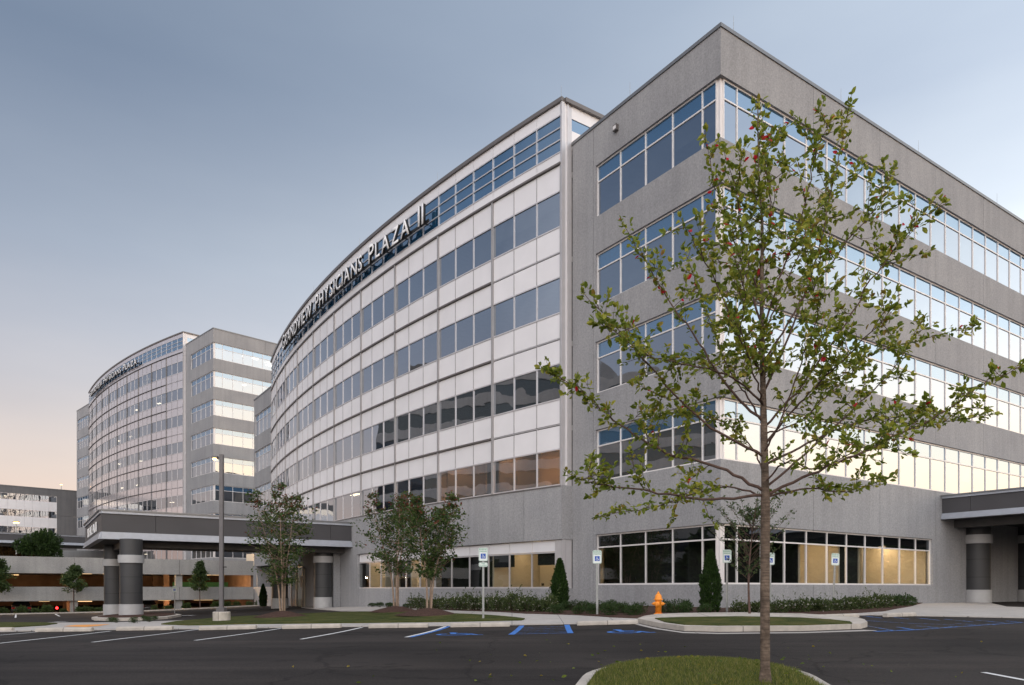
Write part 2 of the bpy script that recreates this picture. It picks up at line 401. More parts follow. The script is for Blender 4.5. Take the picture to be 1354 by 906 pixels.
def px(pts, off=0): return [(G(u, v, off).x, G(u, v, off).y) for u, v in pts]
def circ(cx, cy, r, n=24, ry=None):
    return [(cx + r * math.cos(2 * PI * k / n), cy + (ry or r) * math.sin(2 * PI * k / n)) for k in range(n)]
# concrete walk in front of the building with the ramp on the left
front = [(-90, 842), (0, 836), (75, 834), (192, 832.8), (300, 831.3), (410, 829.8), (530, 828.7), (680, 827), (760, 825.6), (845, 824.2)]
back = [(858, 821.5), (846, 819.6), (808, 818), (760, 814.8), (695, 813), (612, 808.8), (532, 804.2), (470, 801.8), (440, 801.3), (412, 801.6), (398, 803.6), (420, 806), (450, 808.4), (480, 809.2), (458, 810.4), (394, 812.8), (330, 815.8), (295, 817.3), (260, 820.4), (209, 822.3), (128, 824), (76, 824), (0, 823.8), (-90, 824)]
drape('sidewalk', px(front + back), .035, M['concrete'], skirt=.2)
drape('lawn', px([(213, 827.2), (232, 823.5), (262, 820.8), (295, 817.6), (330, 816), (394, 813), (458, 810.6), (520, 809.9), (605, 813.6), (664, 817), (694, 820.3), (690, 822), (600, 824), (480, 825.5), (330, 826.8), (250, 828.6)]), .075, M['grass'], skirt=.1)
drape('lawn', px([(-90, 825), (0, 824.6), (60, 825), (76, 826), (60, 828.5), (20, 831), (-90, 835)]), .075, M['grass'], skirt=.1)
drape('tactile_paving', px([(84, 829.6), (100, 827.6), (146, 826.8), (130, 829.2), (112, 830.6)]), .041, M['orange_paint'], skirt=0)
drape('sidewalk', px([(1030, 816.5), (1080, 813.2), (1134, 811.6), (1170, 809.4), (1206, 802.6), (1209, 798.2), (1262, 796.5), (1290, 795.2), (1313, 798.8), (1331, 803), (1420, 806), (1420, 820), (1352, 817.6), (1209, 814.8), (1150, 813.6), (1110, 815), (1080, 816.6), (1050, 818)]), .03, M['concrete'], skirt=.2)

C2 = Vector(((953 - CX) / FPX * 28.9, 28.9, 0))
dL = Vector((-.5607, .828, 0)).normalized(); dR = Vector((.828, .5607, 0)).normalized()
C1 = Vector(((282 - CX) / FPX * 108.7, 108.7, 0))
s2 = 2 ** -.5
eL = Vector((-s2, s2, 0)); eR = Vector((s2, s2, 0))

def loc2(t, d): return C2 + dL * t - dR * d
wallpts = [loc2(30, 2.2), loc2(20, 1.7), loc2(14, 1.0), loc2(9.4, .5), loc2(9.4, -.2), loc2(.2, -.2)]
def rt(s, d): return C2 + dR * s - dL * d
bedf = px([(450, 801.8), (470, 801.6), (532, 804), (612, 808.6), (695, 812.8), (760, 814.6), (808, 817.8), (846, 819.4), (870, 818.2), (900, 817), (980, 816.4), (1060, 816.6), (1080, 813.8), (1134, 812), (1168, 809.6), (1204, 803)])
bed = bedf + [(rt(16.2, -.2).x, rt(16.2, -.2).y), (C2 + dR * .3 + dL * .3).to_2d()[:]] + [(p.x, p.y) for p in reversed(wallpts[:-1])] + [(loc2(31.5, 2.3).x, loc2(31.5, 2.3).y)]
drape('mulch_bed', bed, .055, M['mulch'], skirt=.15)
# kerbed island on the right
kerb = [(843, 823.6), (852, 820.2), (868, 817.6), (900, 816.2), (980, 815.2), (1060, 817), (1100, 819.5), (1132, 822.2), (1143, 825.2), (1147, 829), (1138, 831.6), (1060, 834.6), (950, 835.6), (905, 834.6), (872, 830)]
KO = px(kerb); 
drape('kerb', KO, .14, M['kerb'], skirt=.3)
cxk = sum(p[0] for p in KO) / len(KO); cyk = sum(p[1] for p in KO) / len(KO)
drape('lawn', px([(866, 817.6), (900, 816.4), (980, 815.4), (1058, 817), (1098, 819.4), (1124, 822.2), (1127, 824.4), (1060, 826.6), (950, 827), (905, 826), (880, 822.6)], .15), .165, M['grass'], skirt=.1)
gut = px([(843, 824.4), (871, 831), (904, 836), (950, 837.2), (1060, 836.2), (1142, 833.2), (1157, 833.8), (1160, 834.4), (1060, 837.6), (950, 838.6), (903, 837.4), (866, 832), (836, 825)])
drape('gutter', gut, .006, M['concrete'], skirt=0)
# column island at the drop-off canopy
ci = px([(121, 819), (135, 816.5), (165, 813), (200, 812), (230, 813.6), (240, 815.4), (222, 818.6), (190, 820.6), (150, 821.2), (125, 820.6)])
drape('kerb', ci, .13, M['kerb'], skirt=.3)
ci2 = px([(129, 819), (140, 816.8), (168, 813.8), (200, 812.8), (226, 814), (233, 815.4), (218, 817.8), (188, 819.6), (150, 820)])
drape('mulch_bed', ci2, .17, M['mulch'], skirt=.06)
# planting strip before the parking garage
# foreground island with the big tree
ICX, ICY = 2.2, 9.35
def shx(y): return (y - 8.3) * .2
def cap(r, ext, y0, n=20):
    p = [(ICX + r * math.cos(a), ICY + ext * math.sin(a)) for a in [PI * k / n for k in range(n + 1)]]
    return [(a + shx(b), b) for a, b in p + [(ICX - r, y0), (ICX + r, y0)]]
drape('kerb', cap(1.50, 1.9, 4.0), .14, M['kerb'], skirt=.3, step=.5)
def mound(x, y):
    dx = (x - shx(y) - ICX) / 1.36; dy = max(0, y - ICY) / 1.78
    return .13 * max(0, 1 - dx * dx - dy * dy) ** .6
drape('lawn', cap(1.36, 1.76, 4.15), .15, M['grass'], skirt=.1, step=.2, zfun=mound)
def isl_z(x, y): return T(x, y) + .15 + mound(x, y)
# grass blades on the near lawn
def blades(name, poly_test, n, box, zf, h=.05):
    V = []; F = []; tone = []
    for _ in range(n):
        x = random.uniform(box[0], box[1]); y = random.uniform(box[2], box[3])
        if not poly_test(x, y): continue
        z = zf(x, y); a = random.uniform(0, 2 * PI); w = random.uniform(.003, .006); hh = h * random.uniform(.5, 1.3)
        lx = random.gauss(0, .02); ly = random.gauss(0, .02); k = len(V)
        V += [(x - w * math.cos(a), y - w * math.sin(a), z - .01), (x + w * math.cos(a), y + w * math.sin(a), z - .01), (x + lx, y + ly, z + hh)]
        F.append((k, k + 1, k + 2)); tone.append(random.random())
    me = bpy.data.meshes.new(name); me.from_pydata(V, [], F)
    at = me.attributes.new('tone', 'FLOAT', 'FACE'); at.data.foreach_set('value', tone)
    o = link(name, me, M['blade']); o['kind'] = 'stuff'; return o
M['blade'] = leaf_mat('grass_blade', [(0, (.06, .09, .015)), (.6, (.15, .175, .03)), (1, (.30, .26, .09))], .4)
blades('grass', lambda x, y: ((x - shx(y) - ICX) / 1.34) ** 2 + (max(0, y - ICY) / 1.76) ** 2 < 1, 38000, (.4, 4.3, 7.0, 11.6), isl_z, .045)

# markings
def stripe(name, u0, v0, u1, v1, m, w=.1, off=.007, shift=0):
    a = G(u0, v0); b = G(u1, v1); d = (b - a); d.z = 0; d.normalize(); n = Vector((-d.y, d.x, 0)) * w / 2
    s = Vector((-d.y, d.x, 0)) * shift
    drape(name, [((a + n + s).x, (a + n + s).y), ((b + n + s).x, (b + n + s).y), ((b - n + s).x, (b - n + s).y), ((a - n + s).x, (a - n + s).y)], off, m, skirt=0)
for q in [(-40, 843.5, 62, 835), (-2, 851.2, 146, 834.9), (122, 849.6, 263, 832.2), (258, 847.2, 372, 831.2), (398, 845.6, 479, 829.8), (536.5, 843, 589, 828.6), (1300, 889.5, 1420, 912)]:
    stripe('parking_line', *q, M['white_paint'])
stripe('parking_line', 536.5, 843, 589, 828.6, M['blue_paint'], shift=-.12, w=.11)
stripe('parking_line', 676, 839.5, 690, 827.6, M['blue_paint'], w=.16)
stripe('parking_line', 754.5, 837.6, 749.5, 826.4, M['blue_paint'], w=.16)
for k in range(5):
    v = 829 + k * 2.2
    stripe('hatch_line', 688 - k * 2.4, v + 1.2, 750.5 + k * .7, v - .4, M['blue_faded'], w=.055)
stripe('hatch_line', 678, 838.6, 753, 837, M['blue_faded'], w=.1)
for q in [(-60, 812, 20, 808), (8, 815, 16, 811.5), (74, 812, 80, 815.4)]:
    pass
stripe('road_line', 20.5, 817, 21, 812.8, M['white_paint'], w=.12)
stripe('road_line', 73, 812, 79, 815.2, M['white_paint'], w=.12)
stripe('road_line', 232, 814.2, 256, 813.9, M['white_paint'], w=.4)
stripe('road_line', 72, 822.2, 88, 822, M['white_paint'], w=.3)
stripe('road_line', 428, 810.4, 460, 810.2, M['white_paint'], w=.14)
for q in [(1142, 814.8, 1166, 817.6), (1175, 816, 1203, 819), (1212, 817.4, 1243, 820.6), (1249, 819, 1286, 822.6), (1290, 820.4, 1328, 823.8), (1330, 821.4, 1360, 824),
          (1143, 827.4, 1184, 834.4), (1186, 829.4, 1210, 833.2), (1212, 828, 1240, 830.4), (1255, 828.6, 1262, 829.8), (1263, 825, 1290, 826.2), (1304, 825.4, 1316, 826.6)]:
    stripe('hatch_line', *q, M['blue_faded'], w=.1)
stripe('hatch_line', 1156, 835.4, 1214, 833, M['blue_paint'], w=.12)
stripe('hatch_line', 1214, 833, 1262, 829.4, M['blue_faded'], w=.12)
stripe('hatch_line', 1262, 829.4, 1352, 823.4, M['blue_faded'], w=.1)
stripe('hatch_line', 1120, 819.4, 1200, 824.4, M['blue_faded'], w=.08)
stripe('hatch_line', 1200, 824.4, 1262, 826.6, M['blue_faded'], w=.08)
# wheelchair figure as a flat mesh in the unit square
def wheelchair(bm, mp):
    def ring(cx, cy, r0, r1, a0, a1, n=18):
        for k in range(n):
            b0 = a0 + (a1 - a0) * k / n; b1 = a0 + (a1 - a0) * (k + 1) / n
            bm.faces.new([bm.verts.new(mp(cx + r * math.cos(b), cy + r * math.sin(b))) for r, b in ((r0, b0), (r1, b0), (r1, b1), (r0, b1))])
    def bar(x0, y0, x1, y1, w):
        d = Vector((x1 - x0, y1 - y0)).normalized(); n = Vector((-d.y, d.x)) * w / 2
        bm.faces.new([bm.verts.new(mp(*p)) for p in ((x0 + n.x, y0 + n.y), (x1 + n.x, y1 + n.y), (x1 - n.x, y1 - n.y), (x0 - n.x, y0 - n.y))])
    ring(.42, .88, 0.0, .075, 0, 2 * PI, 12)
    ring(.46, .34, .20, .27, R(120), R(370), 22)
    bar(.42, .8, .45, .45, .09); bar(.40, .47, .72, .47, .08); bar(.70, .50, .82, .16, .08); bar(.80, .16, .92, .20, .07); bar(.44, .66, .66, .64, .06)
for (u, v, sz) in ((604, 838.6, 1.5), (827, 835.2, 1.5)):
    c = G(u, v); bm = BM()
    wheelchair(bm, lambda x, y: (c.x + (x - .5) * sz * 1.15, c.y + (y - .5) * sz, T(c.x + (x - .5) * sz, c.y + (y - .5) * sz) + .008))
    o = obj('accessible_parking_symbol', bm, M['blue_paint']); o['kind'] = 'structure'

# ------------------------------------------------------------------ facade frames
class Flat:
    arc = False
    def __init__(s, O, d, n): s.O = Vector(O); s.d = d; s.n = n
    def p(s, a, d, z): q = s.O + s.d * a + s.n * d; return Vector((q.x, q.y, z))
class Arc:
    arc = True
    def __init__(s, O, d, n, t0, t1, off, sag):
        s.h = (t1 - t0) / 2; s.R = (s.h ** 2 + sag ** 2) / (2 * sag); s.phi = math.asin(s.h / s.R); s.L = 2 * s.phi * s.R
        s.d = d; s.n = n; s.c = Vector(O) + d * (t0 + t1) / 2 + n * (off + sag - s.R)
    def p(s, a, d, z):
        th = -s.phi + a / s.R; r = s.R + d
        q = s.c + s.d * (r * math.sin(th)) + s.n * (r * math.cos(th)); return Vector((q.x, q.y, z))
def fbox(bm, F, a0, a1, z0, z1, d0, d1, seg=1.75):
    n = max(1, math.ceil((a1 - a0) / seg)) if F.arc else 1
    rings = []
    for i in range(n + 1):
        a = a0 + (a1 - a0) * i / n
        rings.append([bm.verts.new(F.p(a, d, z)) for d, z in ((d0, z0), (d1, z0), (d1, z1), (d0, z1))])
    for A, B in zip(rings, rings[1:]):
        for k in range(4): bm.faces.new((A[k], A[(k + 1) % 4], B[(k + 1) % 4], B[k]))
    bm.faces.new(rings[0][::-1]); bm.faces.new(rings[-1])
def fquad(bm, F, a0, a1, z0, z1, d, mi=0):
    n = max(1, math.ceil((a1 - a0) / 1.75)) if F.arc else 1
    for i in range(n):
        b0 = a0 + (a1 - a0) * i / n; b1 = a0 + (a1 - a0) * (i + 1) / n
        f = bm.faces.new([bm.verts.new(F.p(*q)) for q in ((b0, d, z0), (b1, d, z0), (b1, d, z1), (b0, d, z1))]); f.material_index = mi
def panels(bm, F, a0, a1, z0, z1, d0, d1, joints, g=.012):
    cuts = [a0] + [j for j in joints if a0 + .3 < j < a1 - .3] + [a1]
    for p, q in zip(cuts, cuts[1:]):
        fbox(bm, F, p + (g if p != a0 else 0), q - (g if q != a1 else 0), z0, z1, d0, d1)
def ribbon(F, a0, a1, z0, z1, mulls, par, fm, tran=None, dg=-.15, w=.05, vm='v_left', darkpanes=(), endposts=(1, 1)):
    """one window: frame mesh with a child pane mesh"""
    bm = BM()
    fbox(bm, F, a0, a1, z0, z0 + .07, dg - .06, dg + .05)
    fbox(bm, F, a0, a1, z1 - .07, z1, dg - .06, dg + .05)
    xs = [m for m in mulls if a0 + .3 < m < a1 - .3]
    segs = [(z0 + .07, z1 - .07)]
    if tran: segs = [(z0 + .07, z1 - tran - .03), (z1 - tran + .03, z1 - .07)]
    if tran: fbox(bm, F, a0, a1, z1 - tran - .03, z1 - tran + .03, dg - .05, dg + .04)
    for m_ in xs:
        for s in segs: fbox(bm, F, m_ - w / 2, m_ + w / 2, s[0], s[1], dg - .05, dg + .045)
    for k, e in enumerate((a0, a1)):
        if endposts[k]:
            for s in segs: fbox(bm, F, e if k == 0 else e - w, e + w if k == 0 else e, s[0], s[1], dg - .05, dg + .045)
    fr = obj('window', bm, M[fm], par)
    bm = BM(); cuts = [a0] + xs + [a1]
    rn = random.Random(int(a0 * 10 + z0 * 7))
    for i, (p, q) in enumerate(zip(cuts, cuts[1:])):
        nrm_j = rn.gauss(0, .0012)
        def quad(za, zb, mi):
            f = bm.faces.new([bm.verts.new(F.p(p + w / 2 * 0, dg + nrm_j * (1 if zz == za else -1), zz)) if s == 0 else bm.verts.new(F.p(q, dg - nrm_j * .6, zz)) for s, zz in ((0, za), (1, za), (1, zb), (0, zb))])
            f.material_index = mi
        if F.arc:
            n = 1
        quad(segs[0][0] - .01, segs[0][1] + .01, 0)
        if tran: quad(segs[1][0] - .01, segs[1][1] + .01, 1)
    if vm == 'v_left':
        bb = BM()
        for p, q in zip(cuts, cuts[1:]):
            if rn.random() < .34:
                zb_ = z0 + .08 + (segs[0][1] - z0) * rn.choice([0, 0, .25, .45, .6]); fquad(bb, F, p + .05, q - .05, zb_, segs[0][1], dg - .14)
        if len(bb.faces): obj('blind', bb, M['blind'], fr)
        else: bb.free()
    obj('pane', bm, [M[vm], M['v_tran']] if vm != 'v_clear' else [M['v_clear'], M['v_dark']], fr)
    return fr

def arr(a, st, n): return [a + st * k for k in range(n)]
def office(par, O, dl, dr, LA, LR, arc_end, sag, offset, roof, heads, whL, ctop, cheads, mL, mR, seamL, seamR, base, gz=None, second=True, fm='white_frame', arcground=None, clad='panel', mm='alu_mid', lm='alu_dark'):
    """a banded block, the bowed curtain wall beside it and the matching block at its far end"""
    nL = -dr; nR = -dl
    FL = Flat(O, dl, nL); FR = Flat(O, dr, nR)
    A = Arc(O, dl, nL, LA + .1, arc_end, offset, sag)
    FB = Flat(O + dl * (arc_end + .1), dl, nL)
    # precast bands, storey by storey
    edges = [roof - .15] + sum([[h, h - whL] for h in heads], [])
    if gz: edges += [gz[1], gz[0], base]
    else: edges += [base]
    wl = mL[-1]
    for k in range(0, len(edges), 2):
        zt, zb = edges[k], edges[k + 1]
        bm = BM(); panels(bm, FL, .3, LA, zb, zt, -.3, 0, [seamL]); obj('wall_band', bm, M['precast'], par)
        bm = BM(); panels(bm, FR, 0, LR, zb, zt, -.3, 0, seamR); obj('wall_band', bm, M['precast'], par)
    # pier between windows and the curtain wall
    for k in range(1, len(edges) - 1, 2):
        bm = BM(); fbox(bm, FL, seamL + .012, LA, edges[k + 1], edges[k], -.3, 0); fbox(bm, FL, wl, seamL - .012, edges[k + 1], edges[k], -.3, 0)
        obj('wall_pier', bm, M['precast'], par)
    bm = BM()
    fbox(bm, FR, -.05, LR, roof - .15, roof, -.45, .05); fbox(bm, FL, .45, LA + .02, roof - .15, roof, -.45, .05)
    obj('coping', bm, M['coping'], par)
    # windows
    for h in heads:
        ribbon(FL, .3, wl, h - whL, h, mL[:-1], par, fm, tran=.78 if whL > 2.2 else .6)
        ribbon(FR, .3, LR, h - whL, h, mR, par, fm, tran=.78 if whL > 2.2 else .6)
        bm = BM(); fbox(bm, FL, .16, .32, h - whL, h, -.32, -.16); obj('corner_post', bm, M[fm], par)
    if gz:
        ribbon(FL, .3, wl, gz[0], gz[1], mL[:-1], par, fm, tran=.62, vm='v_clear')
        ribbon(FR, .3, gz[2], gz[0], gz[1], [m_ for m_ in mR if m_ < gz[2]], par, fm, tran=.62, vm='v_clear')
        bm = BM(); fbox(bm, FL, .16, .32, gz[0], gz[1], -.32, -.16); obj('corner_post', bm, M[fm], par)
        bm = BM(); panels(bm, FR, gz[2], LR, gz[0], gz[1], -.3, 0, seamR); obj('wall_pier', bm, M['precast'], par)
    # ---- curtain wall
    Ln = A.L; nb = 10; bay = Ln / nb; mod = bay / 3
    lows = cheads[-1] - 1.86
    def cladrow(z0, z1):
        bm = BM()
        for i in range(nb * 3): fbox(bm, A, i * mod + .012, (i + 1) * mod - .012, z0 + .01, z1 - .01, -.08, 0)
        obj('cladding_band', bm, M[clad], par)
    ledges = [ctop - 3.27] + [(h + 1.2) for h in cheads[1:]]
    # screen at the top
    cladrow(ctop - .83, ctop - .2); cladrow(ctop - 3.2, ctop - 2.67)
    rows = arr(ctop - 2.67, .613, 4)
    for b in range(nb):
        bm = BM(); a0 = b * bay; a1 = a0 + bay
        for r_ in rows: fbox(bm, A, a0, a1, r_ - .03, r_ + .03, -.06, .03)
        for i in range(3):
            for r_ in rows[:-1]: fbox(bm, A, a0 + i * mod - .03, a0 + i * mod + .03, r_ + .03, r_ + .583, -.06, .035)
        w_ = obj('screen_window', bm, M['alu'], par)
        bm = BM()
        for i in range(3):
            for r_ in rows[:-1]: fquad(bm, A, a0 + i * mod, a0 + (i + 1) * mod, r_, r_ + .61, -.02)
        obj('pane', bm, M['v_tran'], w_)
    for k, h in enumerate(cheads):
        top = ledges[k]
        cladrow(h, top - .05)
        nxt = ledges[k + 1] if k + 1 < len(cheads) else None
        if nxt: cladrow(nxt + .05, h - 1.86)
        for b in range(nb):
            ribbon(A, b * bay, (b + 1) * bay, h - 1.86, h, [b * bay + mod, b * bay + 2 * mod], par, 'alu', dg=-.02, w=.06, endposts=(0, 0))
    for b in range(nb + 1):
        bm = BM()
        fbox(bm, A, b * bay - .06, b * bay + .06, lows, ledges[0], -.1, .10 if 0 < b < nb else .06)
        obj('heavy_mullion', bm, M[mm], par)
    bm = BM()
    for i in range(nb * 3 + 1):
        if i % 3:
            for k, h in enumerate(cheads):
                fbox(bm, A, i * mod - .02, i * mod + .02, h + .02, ledges[k], -.05, .022)
                if k + 1 < len(cheads): fbox(bm, A, i * mod - .02, i * mod + .02, ledges[k + 1] + .06, h - 1.88, -.05, .022)
    obj('thin_mullion', bm, M[mm], par)
    for k, lz in enumerate(ledges):
        bm = BM(); fbox(bm, A, 0 if k == 0 else bay + .07, Ln, lz - .04, lz + .05, -.06, .12)
        obj('ledge', bm, M[lm], par)
        if k:
            bm = BM(); fbox(bm, A, 0.06, bay - .07, lz - .02, lz + .02, -.06, .03); obj('thin_ledge', bm, M['alu'], par)
    bm = BM(); fbox(bm, A, -.12, Ln + .1, ctop - .2, ctop, -.5, .12); obj('coping', bm, M['alu_dark'], par)
    # end return of the curtain wall
    FE = Flat(FL.p(LA, 0, 0), dr, -dl)   # looks along the right-hand face direction
    e0 = -offset
    zb_ = lows
    for (x0, x1, pz, m_) in ((e0 - .06, e0 + .14, .0, 'alu'), (e0 + .14, e0 + .30, -.05, 'panel'), (e0 + .30, e0 + .40, .0, 'alu'), (e0 + .40, e0 + .62, -.05, 'alu')):
        bm = BM(); fbox(bm, FE, x0, x1, zb_, ctop - .2, -.12, pz); obj('end_cladding', bm, M[m_], par)
    bm = BM(); fbox(bm, FE, e0 + .2, .4, 0, ctop - .3, -.32, -.14); obj('end_backing', bm, M['joint'], par)
    if gz:
        bm = BM(); fbox(bm, FE, e0 - .06, e0 + .64, arcground[1], zb_, -.12, 0); obj('return_wall', bm, M['precast'], par); bm = BM(); fbox(bm, FE, e0 - .06, e0 + .64, base, arcground[0], -.12, 0); obj('return_wall', bm, M['precast'], par)
        bm = BM(); fbox(bm, FE, e0 - .0, e0 + .2, arcground[0], arcground[1], -.12, -.03); fbox(bm, FE, e0 + .23, e0 + .62, arcground[0], arcground[1], -.12, -.05); obj('return_trim', bm, M['alu'], par)
    else:
        bm = BM(); fbox(bm, FE, e0 - .06, e0 + .64, base, zb_, -.12, 0); obj('return_wall', bm, M['precast'], par)
    # return of the rooftop screen
    bm = BM(); fbox(bm, FE, e0 + .14, 9, ctop - .2, ctop, -.5, .1); obj('coping', bm, M['alu_dark'], par)
    bm = BM(); panels(bm, FE, e0 + .62, 9, ctop - .83, ctop - .2, -.2, -.06, arr(e0 + 3, 3, 3)); panels(bm, FE, e0 + .62, 9, roof - .3, ctop - 1.45, -.2, -.06, arr(e0 + 3, 3, 3)); obj('screen_wall', bm, M['panel'], par)
    bm = BM(); fquad(bm, FE, e0 + .6, 9, ctop - 1.45, ctop - .83, -.1); obj('screen_pane', bm, M['v_tran'], par)
    # below the curtain wall
    if arcground:
        zlo, zhi, ga1, glass_top = arcground
        bm = BM(); panels(bm, A, 0, Ln, zhi, zb_ - .04, -.35, .06, arr(2.6, 5.2, 12)); obj('wall_band', bm, M['precast'], par)
        bm = BM(); fbox(bm, A, 0, Ln, zb_ - .05, zb_ + .0, -.3, .1); obj('ledge', bm, M['alu_dark'], par)
        bm = BM(); panels(bm, A, 0, Ln, base, zlo, -.35, .06, arr(5.2, 5.2, 12)); obj('wall_band', bm, M['precast'], par)
        bm = BM(); panels(bm, A, ga1, 40.2, zlo, zhi, -.35, .06, arr(5.2, 5.2, 12)); obj('wall_pier', bm, M['precast'], par)
        g0 = .45
        nwin = 4; wb = (ga1 - g0) / nwin
        for b in range(nwin):
            a0 = g0 + b * wb
            fr = ribbon(A, a0, a0 + wb, zlo, glass_top, [a0 + wb / 3, a0 + 2 * wb / 3], par, 'alu', dg=-.12, w=.06, vm='v_clear', endposts=(1, 0))
            bm = BM()
            for i in range(3): fbox(bm, A, a0 + i * wb / 3 + .02, a0 + (i + 1) * wb / 3 - .02, glass_top + .02, zhi - .03, -.2, -.12)
            obj('cladding_band', bm, M['panel'], par)
        bm = BM(); fbox(bm, A, 0, g0, base + .5, zhi - .02, -.3, -.02); obj('corner_trim', bm, M['alu'], par)
        # windows left of the entrance
        bm = BM(); fbox(bm, A, 40.2, Ln, 2.35, zhi, -.3, -.02); obj('cladding_band', bm, M['panel'], par)
        for b in range(2):
            a0 = 40.2 + b * (Ln - 40.2) / 2; a1 = 40.2 + (b + 1) * (Ln - 40.2) / 2
            ribbon(A, a0, a1, zlo - .7, 2.35, arr(a0 + 1.05, 1.05, 6), par, 'alu', dg=-.1, w=.06, vm='v_clear')
    # far block
    LB = LA
    wlb0, wlb1 = 1.2, LB - .3
    for k in range(0, len(edges), 2):
        bm = BM(); fbox(bm, FB, 0, LB, edges[k + 1] if k + 2 < len(edges) or not gz else base, edges[k], -.3, 0); obj('wall_band', bm, M['precast'], par)
    hh = heads
    for h in hh:
        bm = BM(); fbox(bm, FB, 0, wlb0, h - whL, h, -.3, 0); fbox(bm, FB, LB - .3, LB, h - whL, h, -.3, 0); obj('wall_pier', bm, M['precast'], par)
        st = (wlb1 - wlb0) / 5
        ribbon(FB, wlb0, wlb1, h - whL, h, arr(wlb0 + st, st, 4), par, fm, tran=.78)
    bm = BM(); fbox(bm, FB, 0, LB + .05, roof - .15, roof, -.4, .05); obj('coping', bm, M['coping'], par)
    # left end wall of the building
    FX = Flat(FB.p(LB, 0, 0), dr, dl)
    bm = BM(); fbox(bm, FX, .3, min(LR, 30), base, roof - .16, -.3, 0); obj('end_wall', bm, M['precast'], par)
    # roof, storey slabs and the dark core behind the rooms
    def poly(ins, ins2):
        P = [FL.p(ins, -ins, 0), FR.p(LR - .3, -ins, 0)]
        P.append(O + dr * (LR - .3) + dl * (arc_end + LA - ins2)); P.append(O + dr * ins + dl * (arc_end + LA - ins2)); P.append(FB.p(.02, -ins, 0))
        P += [A.p(x, -ins, 0) for x in [Ln * k / 20 for k in range(20, -1, -1)]]
        P.append(FL.p(LA + .02, -ins, 0))
        return P
    def slab(z0, z1, ins, m_, name):
        bm = BM(); P = poly(ins, .5)
        lo = [bm.verts.new((p.x, p.y, z0)) for p in P]; hi = [bm.verts.new((p.x, p.y, z1)) for p in P]
        n = len(P)
        for i in range(n): bm.faces.new((lo[i], lo[(i + 1) % n], hi[(i + 1) % n], hi[i]))
        bm.faces.new(lo[::-1]); bm.faces.new(hi); obj(name, bm, M[m_], par)
    for h in heads: slab(h + .35, h + .6, .36, 'slab', 'floor_slab')
    slab(roof - .6, roof - .35, .36, 'coping', 'roof')
    if gz: slab(gz[1] + .1, gz[1] + .35, .36, 'slab', 'floor_slab'); slab(-.12, .02, .36, 'slab', 'floor_slab')
    bm = BM(); P = poly(6.0, 1.0)
    lo = [bm.verts.new((p.x, p.y, base)) for p in P]; hi = [bm.verts.new((p.x, p.y, roof - .7)) for p in P]
    n = len(P)
    for i in range(n): bm.faces.new((lo[i], lo[(i + 1) % n], hi[(i + 1) % n], hi[i]))
    bm.faces.new(hi); obj('core', bm, M['core'], par)
    # backing of the rooftop screen
    bm = BM(); fbox(bm, A, 0, Ln, roof - .5, ctop - .25, -.5, -.12); obj('screen_backing', bm, M['alu_dark'], par)
    # curtain spandrel backing
    bm = BM()
    for k, h in enumerate(cheads): fbox(bm, A, 0, Ln, h + .01, (ledges[0] + .1) if k == 0 else cheads[k - 1] - 1.87, -.3, -.085)
    obj('curtain_backing', bm, M['joint'], par)
    bm = BM()
    for k in range(0, len(edges), 2): fbox(bm, FR, .3, LR, edges[k + 1] + .02, edges[k] - .02, -.34, -.31)
    obj('wall_backing', bm, M['joint'], par)
    return FL, FR, A, FB, bay

# ---- building in front
B2 = thing('office_building', 'large grey five storey office building with a bowed white curtain wall, nearest to the lot', 'office building', C2)
heads2 = [21.27, 17.0, 12.73, 8.46]
FL2, FR2, A2, FB2, bay2 = office(B2, C2, dL, dR, 9.37, 46, 60.2, 2.35, .63, 23.3, heads2, 2.5, 25.37, [20.78, 16.46, 12.13, 7.83],
       [1.05, 2.69, 4.32, 5.96, 7.59], arr(1.15, 1.568, 30), 7.76, arr(6.2, 5.45, 8), -1.6, gz=(.96, 3.4, 16.75), arcground=(.8, 3.26, 21.0, 2.66))
# lightning rods
def rod(par, F, a, z): bm = BM(); p = F.p(a, -.1, z); cyl(bm, p, p + Vector((0, 0, .75)), .012, .006, 5); obj('lightning_rod', bm, M['galv'], par)
for a in (.9 , 8.5, 15.5, 24.5): rod(B2, FR2, a, 23.3)
rod(B2, FL2, 5.3, 23.3)
for a in (.1, 10.5, 21, 31): rod(B2, A2, a, 25.37)
bm = BM(); fbox(bm, FL2, 5.95, 6.2, 22.15, 22.42, 0, .16); wp = obj('wall_light', bm, M['alu_dark'], B2)
bm = BM(); fbox(bm, FL2, 5.98, 6.17, 22.2, 22.36, .161, .17); obj('lens', bm, M['white_frame'], wp)
